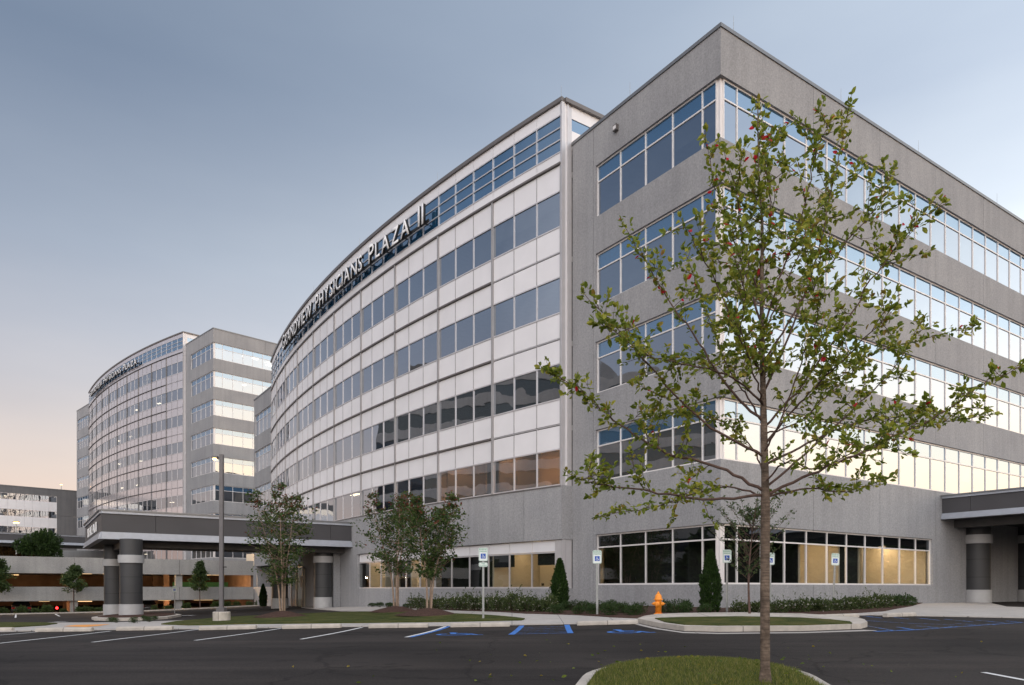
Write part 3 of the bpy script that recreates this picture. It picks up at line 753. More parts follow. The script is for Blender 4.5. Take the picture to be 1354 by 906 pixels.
# ground floor rooms: partitions, lit ceilings, bright back walls
def rooms():
    zt = 3.38
    for s, mm in ((5.74, 'room'), (8.82, 'room'), (10.52, 'room'), (16.9, 'room')):
        bm = BM(); fbox(bm, FR2, s - .06, s + .06, .05, zt, -5.8, -.4); obj('partition', bm, M[mm], B2)
    bm = BM(); fbox(bm, FR2, 5.85, 8.7, .05, zt, -3.6, -3.5); obj('room_wall', bm, M['room'], B2); bm = BM(); fbox(bm, FR2, 5.58, 5.66, .05, zt, -5.8, -.4); obj('unlit_room_panel', bm, M['roomdark'], B2); bm = BM(); fbox(bm, FR2, 10.62, 16.8, .05, zt, -4.2, -4.1); obj('room_wall', bm, M['room'], B2)  # thin black panel keeps the unlit room's side of the partition painted dark
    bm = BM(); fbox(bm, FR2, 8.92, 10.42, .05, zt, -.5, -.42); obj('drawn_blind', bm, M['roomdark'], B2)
    bm = BM(); fbox(bm, FR2, .5, 5.6, .05, zt, -2.2, -2.1); fbox(bm, FL2, 2.3, 9.2, .05, zt, -2.2, -2.1); obj('unlit_room_panel', bm, M['roomdark'], B2)  # black panels stand in for the gloom of the unlit corner rooms
    bm = BM(); fbox(bm, FR2, 12.1, 12.35, .05, 3.0, -4.05, -3.6); fbox(bm, FR2, 15.9, 16.1, .05, 3.2, -3.9, -3.4); obj('room_column', bm, M['core'], B2)
    for a0, a1, d in ((6.1, 7.6, -1.2), (10.9, 11.9, -2.6), (12.6, 13.6, -1.4), (13.9, 15.3, -1.6), (15.6, 16.6, -2.2)):
        bm = BM(); fbox(bm, FR2, a0, a1, 3.1, 3.16, d - .6, d); obj('ceiling_light', bm, M['ceil_warm'], B2)
    # furniture glimpsed through the glass
    bm = BM(); fbox(bm, FR2, 11.0, 12.6, .05, 1.15, -3.2, -2.7); obj('reception_counter', bm, M['room'], B2)
    # curved part
    zt = 3.2
    for a in (5.55, 12.2, 14.0, 17.5, 19.9):
        bm = BM(); fbox(bm, A2, a - .06, a + .06, 0, zt, -5.8, -.4); obj('partition', bm, M['room'], B2)
    bm = BM(); fbox(bm, A2, .4, 5.4, 0, zt, -4.0, -3.9); obj('room_wall', bm, M['room'], B2); bm = BM(); fbox(bm, A2, 12.3, 13.9, 0, zt, -3, -2.9); obj('room_wall', bm, M['room'], B2); bm = BM(); fbox(bm, A2, 17.6, 19.8, 0, zt, -2.6, -2.5); obj('room_wall', bm, M['room'], B2)
    bm = BM(); fbox(bm, A2, 5.7, 12.1, 0, zt, -1.6, -1.5); fbox(bm, A2, 14.1, 17.4, 0, zt, -1.6, -1.5); fbox(bm, A2, 20, 21.2, 0, zt, -1.6, -1.5); obj('unlit_room_panel', bm, M['roomdark'], B2)  # unlit rooms behind the bow, their darkness painted on black panels
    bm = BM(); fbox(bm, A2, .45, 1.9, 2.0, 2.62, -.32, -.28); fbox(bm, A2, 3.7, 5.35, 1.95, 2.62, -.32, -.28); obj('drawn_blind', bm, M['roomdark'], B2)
    for a0, a1, d in ((1.6, 3.0, -1.5), (4.1, 5.0, -2.4), (12.6, 13.6, -1.4), (18, 19.2, -1.2)):
        bm = BM(); fbox(bm, A2, a0, a1, 2.95, 3.0, d - .3, d); obj('ceiling_light', bm, M['ceil_warm'], B2)
    for a, z in ((1.0, .9), (2.6, 1.15), (2.75, 1.4), (3.1, 1.4), (3.4, 1.4), (3.2, .9), (5.0, .95)):
        bm = BM(); fbox(bm, A2, a, a + .14, z, z + .14, -3.88, -3.8); obj('wall_outlet', bm, M['tail'] if 0 else M['joint'], B2)
rooms()
# warm lit second-storey rooms at the curtain wall end and by the corner
for (F, a0, a1, z, d, w_) in ((A2, .5, 4.8, 8.62, -.5, 1.0), (A2, 6.5, 9.5, 8.62, -.5, 1.0), (A2, 12.5, 14.8, 8.62, -.5, 1.0), (A2, 26, 27.5, 8.3, -2, .4), (FL2, 5.2, 7.2, 8.6, -2.0, .4)):
    bm = BM(); fbox(bm, F, a0, a1, z, z + .05, d - w_, d); obj('ceiling_light', bm, M['ceil_orange'] if w_ > .9 else M['ceil_warm'], B2)
for (a0, a1) in ((.2, 5.0), (6.2, 9.8), (12.3, 15.0)):
    bm = BM(); fbox(bm, A2, a0, a1, 5.2, 8.7, -3.4, -3.3); obj('room_wall', bm, M['room'], B2)
bm = BM(); fbox(bm, A2, 5.05, 5.17, 5.2, 8.7, -3.3, -.4); fbox(bm, A2, 9.85, 9.97, 5.2, 8.7, -3.3, -.4); fbox(bm, A2, 6.0, 6.12, 5.2, 8.7, -3.3, -.4); obj('partition', bm, M['core'], B2)
# entrance under the canopy
bm = BM(); fbox(bm, A2, 24.2, 27.4, -.9, 3.6, .08, .6); obj('wall_pier', bm, M['precast'], B2)
def entrance():
    a0, a1 = 32.6, 36.6
    bm = BM()
    for a in (a0, (a0 + a1) / 2 - .04, a1 - .08): fbox(bm, A2, a, a + .08, -.85, 2.6, .3, .4)
    fbox(bm, A2, a0, a1, 2.6, 2.7, .3, .4)
    d = obj('entrance_door', bm, M['alu_dark'], B2)
    bm = BM(); fquad(bm, A2, a0, a1, -.85, 2.6, .33); obj('pane', bm, M['v_clear'], d)
    bm = BM(); fbox(bm, A2, a0 + .3, a1 - .3, -.8, 2.5, .07, .12); obj('room_wall', bm, M['room'], B2)
entrance()

# ---- sister building behind on the left
B1 = thing('office_building', 'distant eight storey twin of the curved office building, seen left of the canopy', 'office building', C1)
heads1 = arr(37.7, -4.27, 8)
FL1, FR1, A1, FB1, bay1 = office(B1, C1, eL, eR, 10.5, 24, 61.6, 2.1, .4, 39.86, heads1, 2.4, 41.8, arr(37.2, -4.29, 8),
       [1.3, 3.1, 4.9, 6.7, 8.54], arr(1.45, 1.6, 14), 9.4, [8.2, 16.2], 1.0, clad='spandrel', mm='tower_mullion', lm='tower_ledge')
rl = random.Random(3)
for h in heads1[:4] + heads1[-3:]:
    for k in range(3):
        a = rl.uniform(1.5, 16); bm = BM(); d = rl.uniform(-4.5, -1.5)
        fbox(bm, FR1, a, a + 1.6, h - .15, h - .08, d - .5, d); obj('ceiling_light', bm, M['ceil_far'], B1)
for k, h in enumerate(arr(37.2, -4.29, 8)):
    for j in range(2 if k < 5 else 3):
        a = rl.uniform(.5, 34); bm = BM(); d = rl.uniform(-3.5, -1.2)
        fbox(bm, A1, a, a + .9, h - .2, h - .12, d - .4, d); obj('ceiling_light', bm, M['ceil_far'], B1)

# ------------------------------------------------------------------ roof signs
def text_mesh(txt, h, ext, thin=0.0):
    cu = bpy.data.curves.new('t', 'FONT'); cu.body = txt; cu.size = 1.0; cu.extrude = 0; cu.offset = thin; cu.resolution_u = 3
    o = bpy.data.objects.new('t', cu); COL.objects.link(o)
    dg = bpy.context.evaluated_depsgraph_get(); me = bpy.data.meshes.new_from_object(o.evaluated_get(dg))
    bpy.data.objects.remove(o); bpy.data.curves.remove(cu)
    bm = BM(); bm.from_mesh(me); bpy.data.meshes.remove(me)
    s = h / .70
    bmesh.ops.scale(bm, verts=bm.verts, vec=(s, s, s))
    w = max((v.co.x for v in bm.verts), default=.3 * h); x0 = min((v.co.x for v in bm.verts), default=0)
    return bm, x0, w
def big_sign(text, A, a_start, a_end, zb, H, label, parentname='building_sign', mcol='letter', dep=.18, off=.42):
    """raised letters that follow the bow of the wall, small capitals after each big initial"""
    c = A.p((a_start + a_end) / 2, off, zb)
    root = thing(parentname, label, 'sign', c)
    items = []; x = 0
    for i, ch in enumerate(text):
        if ch == ' ': x += .62 * H; continue
        first = i == 0 or text[i - 1] == ' ' or text.endswith('II') and i >= len(text) - 2
        h = H if first else H * .86
        bm, x0, w = text_mesh(ch, h, dep, .010)
        items.append((bm, x - x0, w - x0)); x += (w - x0) + .16 * H
    tot = x; k = abs(a_end - a_start) / tot
    for bm, xo, w in items:
        # extrude to a solid with dark sides
        for f in bm.faces: f.material_index = 0
        geom = bmesh.ops.extrude_face_region(bm, geom=bm.faces[:])
        for v in [g for g in geom['geom'] if isinstance(g, bmesh.types.BMVert)]: v.co.z = dep
        bm.normal_update()
        for f in bm.faces: f.material_index = 0 if (abs(f.normal.z) > .5 and f.calc_center_median().z > dep / 2) else 1
        for v in bm.verts:
            a = a_start - (v.co.x + xo) * k; z = zb + v.co.y; d = off + v.co.z
            p = A.p(a, d, z); v.co = p
        obj('letter', bm, [M[mcol], M['black']], root, recalc=False)
    bm = BM()
    lo, hi = min(a_start, a_end), max(a_start, a_end)
    fbox(bm, A, lo, hi, zb + .12, zb + .28, off - .14, off - .06); obj('raceway', bm, M['black'], root)
    bm = BM(); a = lo + .5
    while a < hi: fbox(bm, A, a - .03, a + .03, zb + .16, zb + .24, .03, off - .14); a += 2.4
    obj('bracket', bm, M['black'], root)
    return root
# A.p runs right-to-left as seen from outside, so letters advance towards smaller a
big_sign('GRANDVIEW PHYSICIANS PLAZA II', A2, 39.6, 10.8, 22.98, 1.25, 'long row of raised white letters along the parapet of the near curved building')
big_sign('GRANDVIEW PHYSICIANS PLAZA', A1, 44.5, 14.5, 39.3, 1.1, 'small distant row of raised letters along the parapet of the far curved building')

# ------------------------------------------------------------------ canopies
def canopy(name, label, O, dlong, dside, Ll, Ls, zt, zb, loc, cols=(), endn=1):
    """O is the outer corner; dlong along the long fascia, dside along the end fascia"""
    r = thing(name, label, 'canopy', (O.x, O.y, zb))
    n1 = -dside; n2 = -dlong
    F1 = Flat(O, dlong, n1); F2 = Flat(O, dside, n2)
    h = zt - zb
    for F, L, st in ((F1, Ll, 0), (F2, Ls, .2)):
        bm = BM(); panels(bm, F, st, L, zb + h * .24, zt - h * .14, -.2, 0, arr(3.0, 3.8, 8), .01); obj('fascia', bm, M['charcoal'], r)
        bm = BM()
        # curved lower trim in three facets
        fbox(bm, F, st * .9, L, zb + h * .16, zb + h * .24, -.2, .06); fbox(bm, F, st * .5, L, zb + h * .06, zb + h * .16, -.2, .12); fbox(bm, F, st * .2, L, zb, zb + h * .06, -.2, .17)
        obj('lower_trim', bm, M['silver'], r)
        bm = BM(); fbox(bm, F, st * .8, L, zt - h * .14, zt - h * .05, -.2, .08); obj('upper_trim', bm, M['silver'], r)
        bm = BM(); fbox(bm, F, st * .2, L, zt - h * .05, zt, -.2, .17); obj('coping', bm, M['coping'], r)
    bm = BM()
    def P(a, b, z): q = O + dlong * a + dside * b; return (q.x, q.y, z)
    v = [bm.verts.new(P(a, b, z)) for z in (zb + .03, zb + .15) for a, b in ((.2, .2), (Ll, .2), (Ll, Ls), (.2, Ls))]
    for f in ((3, 2, 1, 0), (4, 5, 6, 7), (0, 1, 5, 4), (1, 2, 6, 5), (2, 3, 7, 6), (3, 0, 4, 7)): bm.faces.new([v[i] for i in f])
    obj('soffit', bm, M['soffit'], r)
    bm = BM(); v = [bm.verts.new(P(a, b, zt - .05)) for a, b in ((.2, .2), (Ll, .2), (Ll, Ls), (.2, Ls))]; bm.faces.new(v); obj('roof', bm, M['coping'], r)
    bm = BM()
    fbox(bm, F1, 1.2, Ll, zb - .38, zb + .02, -1.9, -1.3); fbox(bm, F2, 1.2, Ls, zb - .38, zb + .02, -1.9, -1.3)
    obj('beam', bm, M['soffit'], r)
    return r, F1, F2
def sharpen(o):
    me = o.data
    for e in me.edges:
        a, b = (me.vertices[i].co for i in e.vertices)
        if abs(a.z - b.z) < 1e-4: e.use_edge_sharp = True
def column(root, p, ztop, zbase, band, r=.72):
    bm = BM(); cyl(bm, (p[0], p[1], zbase + .72), (p[0], p[1], band - .24), r, r, 28, True)
    c = obj('column', bm, M['column'], root, loc=(p[0], p[1], zbase), smooth=False)
    for f in c.data.polygons: f.use_smooth = abs(f.normal.z) < .5
    sharpen(c)
    WL[c.name] = Vector((p[0], p[1], zbase))
    def ring(nm, z0, z1, rr, m):
        bm = BM(); cyl(bm, (p[0], p[1], z0), (p[0], p[1], z1), rr, rr, 28)
        o = obj(nm, bm, m, c)
        for f in o.data.polygons: f.use_smooth = abs(f.normal.z) < .5
        sharpen(o)
    ring('base', zbase - .3, zbase + .72, r + .045, M['silver_n'])
    ring('collar', band - .24, band + .24, r + .09, M['silver_n'])
    ring('upper_shaft', band + .24, ztop, r, M['column'])
    bm = BM()
    for z in (zbase + (band - zbase) * .40, zbase + (band - zbase) * .68): cyl(bm, (p[0], p[1], z), (p[0], p[1], z + .025), r + .004, r + .004, 28, False)
    ring_j = obj('joint', bm, M['black'], c)
Y0 = 44.2
O1 = Vector(((134 - CX) / FPX * Y0, Y0, 0))
zt1 = CAMZ + (HZ - 673) * Y0 / FPX; zb1 = CAMZ + (HZ - 712.6) * Y0 / FPX
can, CF1, CF2 = canopy('entrance_canopy', 'charcoal and silver drop-off canopy at the left, on round dark columns, joining the curved wall', O1, dR, dL, 17.4, 13.0, zt1, zb1, None)
pc = G(171.5, 815.4, .15)
for (u, Y, band) in ((173.5, 45.0, None), (151, 51.3, None), (427, 54.4, None), (370, 60.0, None)):
    x = (u - CX) / FPX * Y; zg = T(x, Y)
    column(can, (x, Y), zb1 + .03, zg + .1, CAMZ + (HZ - 739.5) * 45.0 / FPX if u < 300 else 2.95, .645)
cf = CF2
def flat_sign(root_label, txt, F, a_start, z, h, L, mcol, parent):
    items = []; x = 0
    for ch in txt:
        if ch == ' ': x += .5 * h; continue
        bm, x0, w = text_mesh(ch, h, .05, 0); items.append((bm, x - x0)); x += (w - x0) + .14 * h
    k = L / x
    for bm, xo in items:
        geom = bmesh.ops.extrude_face_region(bm, geom=bm.faces[:])
        for v in [g for g in geom['geom'] if isinstance(g, bmesh.types.BMVert)]: v.co.z = .06
        for v in bm.verts: v.co = F.p(a_start - (v.co.x + xo) * k, .05 + v.co.z, z + v.co.y)
        obj('letter', bm, M[mcol], parent, recalc=True)
cs = thing('canopy_sign', 'short row of white raised letters on the end of the left canopy', 'sign', CF2.p(5.5, .05, zb1 + .7))
flat_sign('', 'PLAZA II', CF2, 9.6, zb1 + .62, .62, 7.2, 'letter', cs)
bm = BM(); p = CF1.p(12.7, .1, zb1 + .5); cyl(bm, p, p + Vector((0, 0, .1)), .05, .08, 10); cyl(bm, p + Vector((0, 0, -.08)), p, .09, .05, 10)
tag(obj('security_camera', bm, M['black'], None, loc=p), 'small black security camera on the long fascia of the left canopy', 'security camera')
# right-hand canopy
zt2, zb2 = 5.77, 4.48
O2 = FR2.p(17.75, 0, 0) - dL * 12.0
can2, RF1, RF2 = canopy('entrance_canopy', 'charcoal canopy with silver trim over the walk at the right edge', O2, dR, dL, 20, 11.98, zt2, zb2, None)
for a in (21.0, 27.6):
    p = FR2.p(a, .35, 0); column(can2, (p.x, p.y), zb2 + .03, T(p.x, p.y), CAMZ + (HZ - 713.4) * p.y / FPX, .63)
# distant canopy before the twin building
O3 = W(180, 716, 104) ; O3.z = 0
can3, _, _ = canopy('entrance_canopy', 'far low grey canopy above the parking deck, left of the near canopy', O3 - eR * 36, eR, eL, 36, 8, CAMZ + (HZ - 711.5) * .108, CAMZ + (HZ - 724) * .108, None)

# ------------------------------------------------------------------ low building at far left
PB = Vector((-98.7, 165, 0))
B3 = thing('office_building', 'low dark grey building with striped windows on the horizon at the far left', 'office building', PB)
F3 = Flat(PB, -eR, -eL)
def low_building():
    z = lambda v: CAMZ + (HZ - v) * .1687
    top = 22.95
    bm = BM(); fbox(bm, F3, 0, 40, 20.9 + .4, top - .15, -.4, 0); obj('wall_band', bm, M['dark_precast'], B3)
    bm = BM(); fbox(bm, F3, -.1, 40, top - .15, top, -.6, .08); obj('coping', bm, M['coping'], B3)
    bm = BM()
    for a, b in ((21.3, 17.0), (16.95, 12.6), (12.55, 3)): fbox(bm, F3, 0, 4.1, b, a, -.4, 0)
    obj('wall_pier', bm, M['dark_precast'], B3)
    rows = [(21.3, 19.9), (17.9, 16.35), (14.2, 12.6)]
    prev = 21.3
    for k, (a, b) in enumerate(rows):
        if k:
            bm = BM(); panels(bm, F3, 4.1, 40, a, prev, -.3, -.05, arr(5.65, 1.53, 23)); obj('cladding_band', bm, M['panel'], B3)
        ribbon(F3, 4.1, 40, b, a, arr(5.65, 1.53, 23), B3, 'alu', dg=-.12)
        prev = b
    bm = BM(); panels(bm, F3, 4.1, 40, 11.4, 12.6, -.3, -.05, arr(5.65, 1.53, 23)); obj('cladding_band', bm, M['panel'], B3)
    for i, (a, zz) in enumerate(((11.2, 14.0), (11.0, 17.7), (14.5, 21.0), (10.4, 21.0), (18, 14.0), (13.2, 21))):
        bm = BM(); fbox(bm, F3, a, a + .5, zz - .25, zz - .2, -1.5, -1.35); obj('ceiling_light', bm, M['ceil_far'], B3)
    bm = BM(); q = [F3.p(0, -.41, 0), F3.p(40, -.41, 0), F3.p(40, -25, 0), F3.p(0, -25, 0)]
    lo = [bm.verts.new((p.x, p.y, 0)) for p in [F3.p(0, -4, 0), F3.p(40, -4, 0), F3.p(40, -25, 0), F3.p(0, -25, 0)]]; hi = [bm.verts.new((v.co.x, v.co.y, 22.3)) for v in lo]
    for i in range(4): bm.faces.new((lo[i], lo[(i + 1) % 4], hi[(i + 1) % 4], hi[i]))
    bm.faces.new(hi); obj('core', bm, M['core'], B3)
    bm = BM()
    for zz in (19.0, 14.9, 11.8): fbox(bm, F3, .2, 39.8, zz, zz + .3, -24, -.42)
    obj('floor_slab', bm, M['slab'], B3)
M['dark_precast'] = precast_mat('dark_precast', (.17, .17, .175))
low_building()

# opposite hospital block that the windows mirror (stands left of the picture)
def mirror_block():
    P = Vector((-104, 96, 0)); d = Vector((.12, -.99, 0)).normalized(); n = Vector((.99, .12, 0)).normalized()
    r = thing('hospital_building', 'tall banded hospital block standing across the road, seen mirrored in the windows', 'building', P)
    F = Flat(P, d, n)
    for k in range(10):
        z0 = -1 + 4.3 * k
        bm = BM(); fbox(bm, F, 0, 74, z0 + 2.4, z0 + 4.3, -.3, 0); obj('wall_band', bm, M['precast'], r)
        bm = BM(); fquad(bm, F, 0, 74, z0, z0 + 2.4, -.2); obj('window', bm, M['v_mirrorb'], r)
    bm = BM(); fbox(bm, F, 0, 46, -2, 42, -22, -.4); obj('core', bm, M['core'], r)
    bm = BM(); fbox(bm, F, 14, 32, 40, 46, -16, -1); obj('penthouse', bm, M['dark_precast'], r)
M['v_mirrorb'] = glass('hospital_glass', (.3, .34, .38), None, 0, .10, .02, opaque=(.03, .035, .045))
mirror_block()

# ------------------------------------------------------------------ parking garage
def garage():
    Pr = FB2.p(9.37, 0, 0)              # right end touches the near building
    F = Flat(Pr, -dR, -dL)
    r = thing('parking_garage', 'two level concrete parking garage with long openings and warm lights inside', 'parking garage', Pr)
    L = 62
    js = arr(8.2, 10.2, 7)
    bm = BM(); panels(bm, F, .05, L, 2.35, 4.05, -.3, 0, js, .015); obj('spandrel', bm, M['precast2'], r)
    bm = BM(); panels(bm, F, .05, L, -.5, .96, -.3, 0, js, .015); obj('spandrel', bm, M['precast2'], r)
    for z0, z1 in ((2.55, 2.95), (-.55, -.15)):
        bm = BM(); fbox(bm, F, 0, L, z0, z1, -32, -.35); obj('deck', bm, M['precast2'], r)
    bm = BM(); fbox(bm, F, 0, L, -3, -2.0, -32, -.1); obj('deck', bm, M['precast2'], r)
    for a in js:
        bm = BM(); fbox(bm, F, a - .35, a + .35, -3, 2.5, -1.0, -.36); obj('column', bm, M['precast2'], r)
        for d in (-9, -18):
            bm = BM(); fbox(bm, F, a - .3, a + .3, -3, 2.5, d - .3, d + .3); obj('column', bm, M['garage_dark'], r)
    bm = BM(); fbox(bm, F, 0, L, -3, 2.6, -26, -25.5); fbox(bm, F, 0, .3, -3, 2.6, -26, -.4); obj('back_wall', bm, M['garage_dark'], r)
    bm = BM(); fbox(bm, F, 0, 7, -.1, 1.6, -12, -11.8); obj('green_wall', bm, M['garage_green'], r)
    rr = random.Random(5)
    for lv, z in ((0, 2.42), (1, -.66)):
        for k in range(15):
            a = 1.5 + rr.random() * (L - 22); d = -rr.choice([3, 6, 11, 15, 20])
            bm = BM(); fbox(bm, F, a, a + rr.choice([1.0, 1.4, 2.2]), z, z + .08, d - .12, d); obj('ceiling_light', bm, M['gar_light'], r)
    for a, d in ((5.2, -2), (14, -2.5), (25, -3), (36, -2.5)):
        p = F.p(a, d, 2.3 if a > 10 else 2.2)
        l = bpy.data.lights.new('garage_lamp', 'POINT'); l.energy = 900; l.color = (1, .62, .3); l.shadow_soft_size = .2
        o = bpy.data.objects.new('garage_lamp', l); COL.objects.link(o); o.location = p
        l = bpy.data.lights.new('garage_lamp', 'POINT'); l.energy = 550; l.color = (1, .55, .28); l.shadow_soft_size = .2
        o = bpy.data.objects.new('garage_lamp', l); COL.objects.link(o); o.location = F.p(a + 2, d - 4, -.9)
    return F
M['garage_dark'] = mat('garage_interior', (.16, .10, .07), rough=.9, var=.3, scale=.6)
M['garage_green'] = mat('garage_green', (.04, .16, .08), rough=.8)
FG = garage()
strip = lambda d0, d1, a0=-6, a1=60: [FG.p(a0, d0, 0).to_2d()[:], FG.p(a1, d0, 0).to_2d()[:], FG.p(a1, d1, 0).to_2d()[:], FG.p(a0, d1, 0).to_2d()[:]]
drape('mulch_bed', strip(-.4, 2.4), .08, M['mulch'], skirt=.1, step=2)
drape('kerb', strip(2.4, 2.6), .13, M['kerb'], skirt=.2, step=2)

# cars in the lower level
def make_car():
    r = thing('parked_car', 'car', 'car', (0, 0, 0), 'cars parked inside the garage')
    prof = [(-2.2, .35), (-2.25, .75), (-1.95, .95), (-1.35, 1.0), (-.85, 1.42), (.75, 1.45), (1.45, 1.02), (2.1, .92), (2.25, .6), (2.2, .3)]
    bm = BM()
    for (w0, pts) in ((.88, [(-2.2, .3), (-2.25, .75), (-1.95, .93), (1.5, 1.0), (2.1, .9), (2.25, .6), (2.2, .3)]),):
        A = [bm.verts.new((x, -w0, z)) for x, z in pts]; B = [bm.verts.new((x, w0, z)) for x, z in pts]
        for i in range(len(pts)): j = (i + 1) % len(pts); bm.faces.new((A[i], A[j], B[j], B[i]))
        bm.faces.new(A[::-1]); bm.faces.new(B)
    bmesh.ops.bevel(bm, geom=bm.edges[:], offset=.07, segments=2, affect='EDGES')
    obj('body', bm, M['car_paint'], r, smooth=True)
    bm = BM(); pts = [(-1.5, .98, .8), (-.85, 1.42, .64), (.6, 1.45, .64), (1.35, 1.0, .8)]
    A = [bm.verts.new((x, -w, z)) for x, z, w in pts]; B = [bm.verts.new((x, w, z)) for x, z, w in pts]
    for i in range(4): j = (i + 1) % 4; bm.faces.new((A[i], A[j], B[j], B[i]))
    bm.faces.new(A[::-1]); bm.faces.new(B); obj('cabin', bm, M['v_mirrorb'], r)
    for x in (-1.4, 1.4):
        for y in (-.8, .8):
            bm = BM(); cyl(bm, (x, y - .11, .33), (x, y + .11, .33), .33, .33, 16); obj('wheel', bm, M['black'], r)
    for y in (-.7, .7):
        bm = BM(); wbox(bm, -2.3, -2.23, y - .15, y + .15, .66, .82); obj('tail_lamp', bm, M['tail_off'], r)
    return r
M['car_paint'] = mat('car_paint', (.12, .12, .13), rough=.25, metal=.4, spec=.6)
M['tail_off'] = mat('tail_lens', (.4, .01, .01), rough=.2)
car = make_car()
ang = math.atan2(dL.y, dL.x)
CARL = ['dim parked car in the lower garage level, the nearest to the left canopy column', 'dim parked car in the lower garage level under the leftmost garage opening', 'dim parked car in the lower garage level beside the young tree at the far left', 'dim parked car in the lower garage level behind the glowing red lamp', 'dim parked car in the lower garage level beyond the accessible parking sign']
for i, a in enumerate((23, 47, 41, 35.5, 11)):
    p = FG.p(a, -4.2, -2.0); p.z = -1.98
    if i == 0: car.location = p; car.rotation_euler = (0, 0, ang); car['label'] = CARL[0]
    else: dup(car, p, ang, 1, CARL[i])
    WL[car.name] = Vector((0, 0, 0))
p = W(75, 804, 77)
bm = BM(); cyl(bm, p, p + Vector((0, .05, 0)), .13, .13, 12); tag(obj('brake_lamp', bm, M['tail'], None, loc=p), 'glowing red lamp low inside the garage beside the small tree', 'lamp')

# upper plaza behind the garage
bm = BM(); q = [FG.p(-6, -30, 0), FG.p(62, -30, 0), FG.p(90, -140, 0), FG.p(-60, -140, 0)]
bm.faces.new([bm.verts.new((p.x, p.y, 3.0)) for p in q]); o = obj('plaza_ground', bm, M['concrete']); o['kind'] = 'structure'
bm = BM()
pA = W(66, 728, 108); pB = W(113, 728, 108)
wbox(bm, pA.x, pB.x + 6, 108, 108.4, 3.0, CAMZ + (HZ - 728) * .1125)
tag(obj('plaza_wall', bm, M['precast2'], None, loc=(pA.x, 108, 3)), 'pale low concrete wall beyond the parking deck, under the far canopy', 'wall')

# ------------------------------------------------------------------ small objects
def stop():
    bm = BM()
    pts = [(-.09, 0), (-.085, .09), (-.055, .135), (.055, .135), (.085, .09), (.09, 0)]
    A = [bm.verts.new((-.915, y, z)) for y, z in pts]; B = [bm.verts.new((.915, y, z)) for y, z in pts]
    for i in range(len(pts)): j = (i + 1) % len(pts); bm.faces.new((A[i], A[j], B[j], B[i]))
    bm.faces.new(A[::-1]); bm.faces.new(B)
    bmesh.ops.bevel(bm, geom=[e for e in bm.edges], offset=.012, segments=1, affect='EDGES')
    return obj('wheel_stop', bm, M['kerb'])
def on_asphalt(x, y): return T(x, y)
ST = stop()
stops = [(-19, 835.6, 0), (85.5, 835.6, 0), (192, 833.9, 0), (301.5, 833, 0), (412.5, 831.4, 0), (527, 830.6, 0), (635, 829.4, 0), (803, 826.6, 0), (1056, 819.2, 1), (1112, 817.6, 1), (1190, 815.8, 1)]
SL = ['cut off by the left edge of the photo', 'in front of the orange tactile ramp', 'at the foot of the pale ramp, right of the orange patch', 'in front of the round lamp post base', 'in front of the three stemmed tree by the canopy', 'between the canopy tree and the pair of trees', 'in front of the pair of trees on the lawn', 'below the sign at the striped bay', 'partly behind the kerbed island at the right', 'at the foot of the leaning sign on the right', 'rightmost, in front of the open concrete walk']
for i, (u, v, rot) in enumerate(stops):
    p = G(u, v)
    o = ST if i == 0 else ST.copy()
    if i: COL.objects.link(o)
    o.location = (p.x, p.y, T(p.x, p.y) + .006); o.rotation_euler = (0, 0, math.atan2(dR.y, dR.x) if rot else (T(p.x + .9, p.y) - T(p.x - .9, p.y)) * 0)
    o.rotation_euler.y = -math.atan2(T(p.x + .9, p.y) - T(p.x - .9, p.y), 1.8) if not rot else 0
    tag(o, 'pale concrete wheel stop ' + SL[i], 'wheel stop', 'wheel stops heading the parking bays')

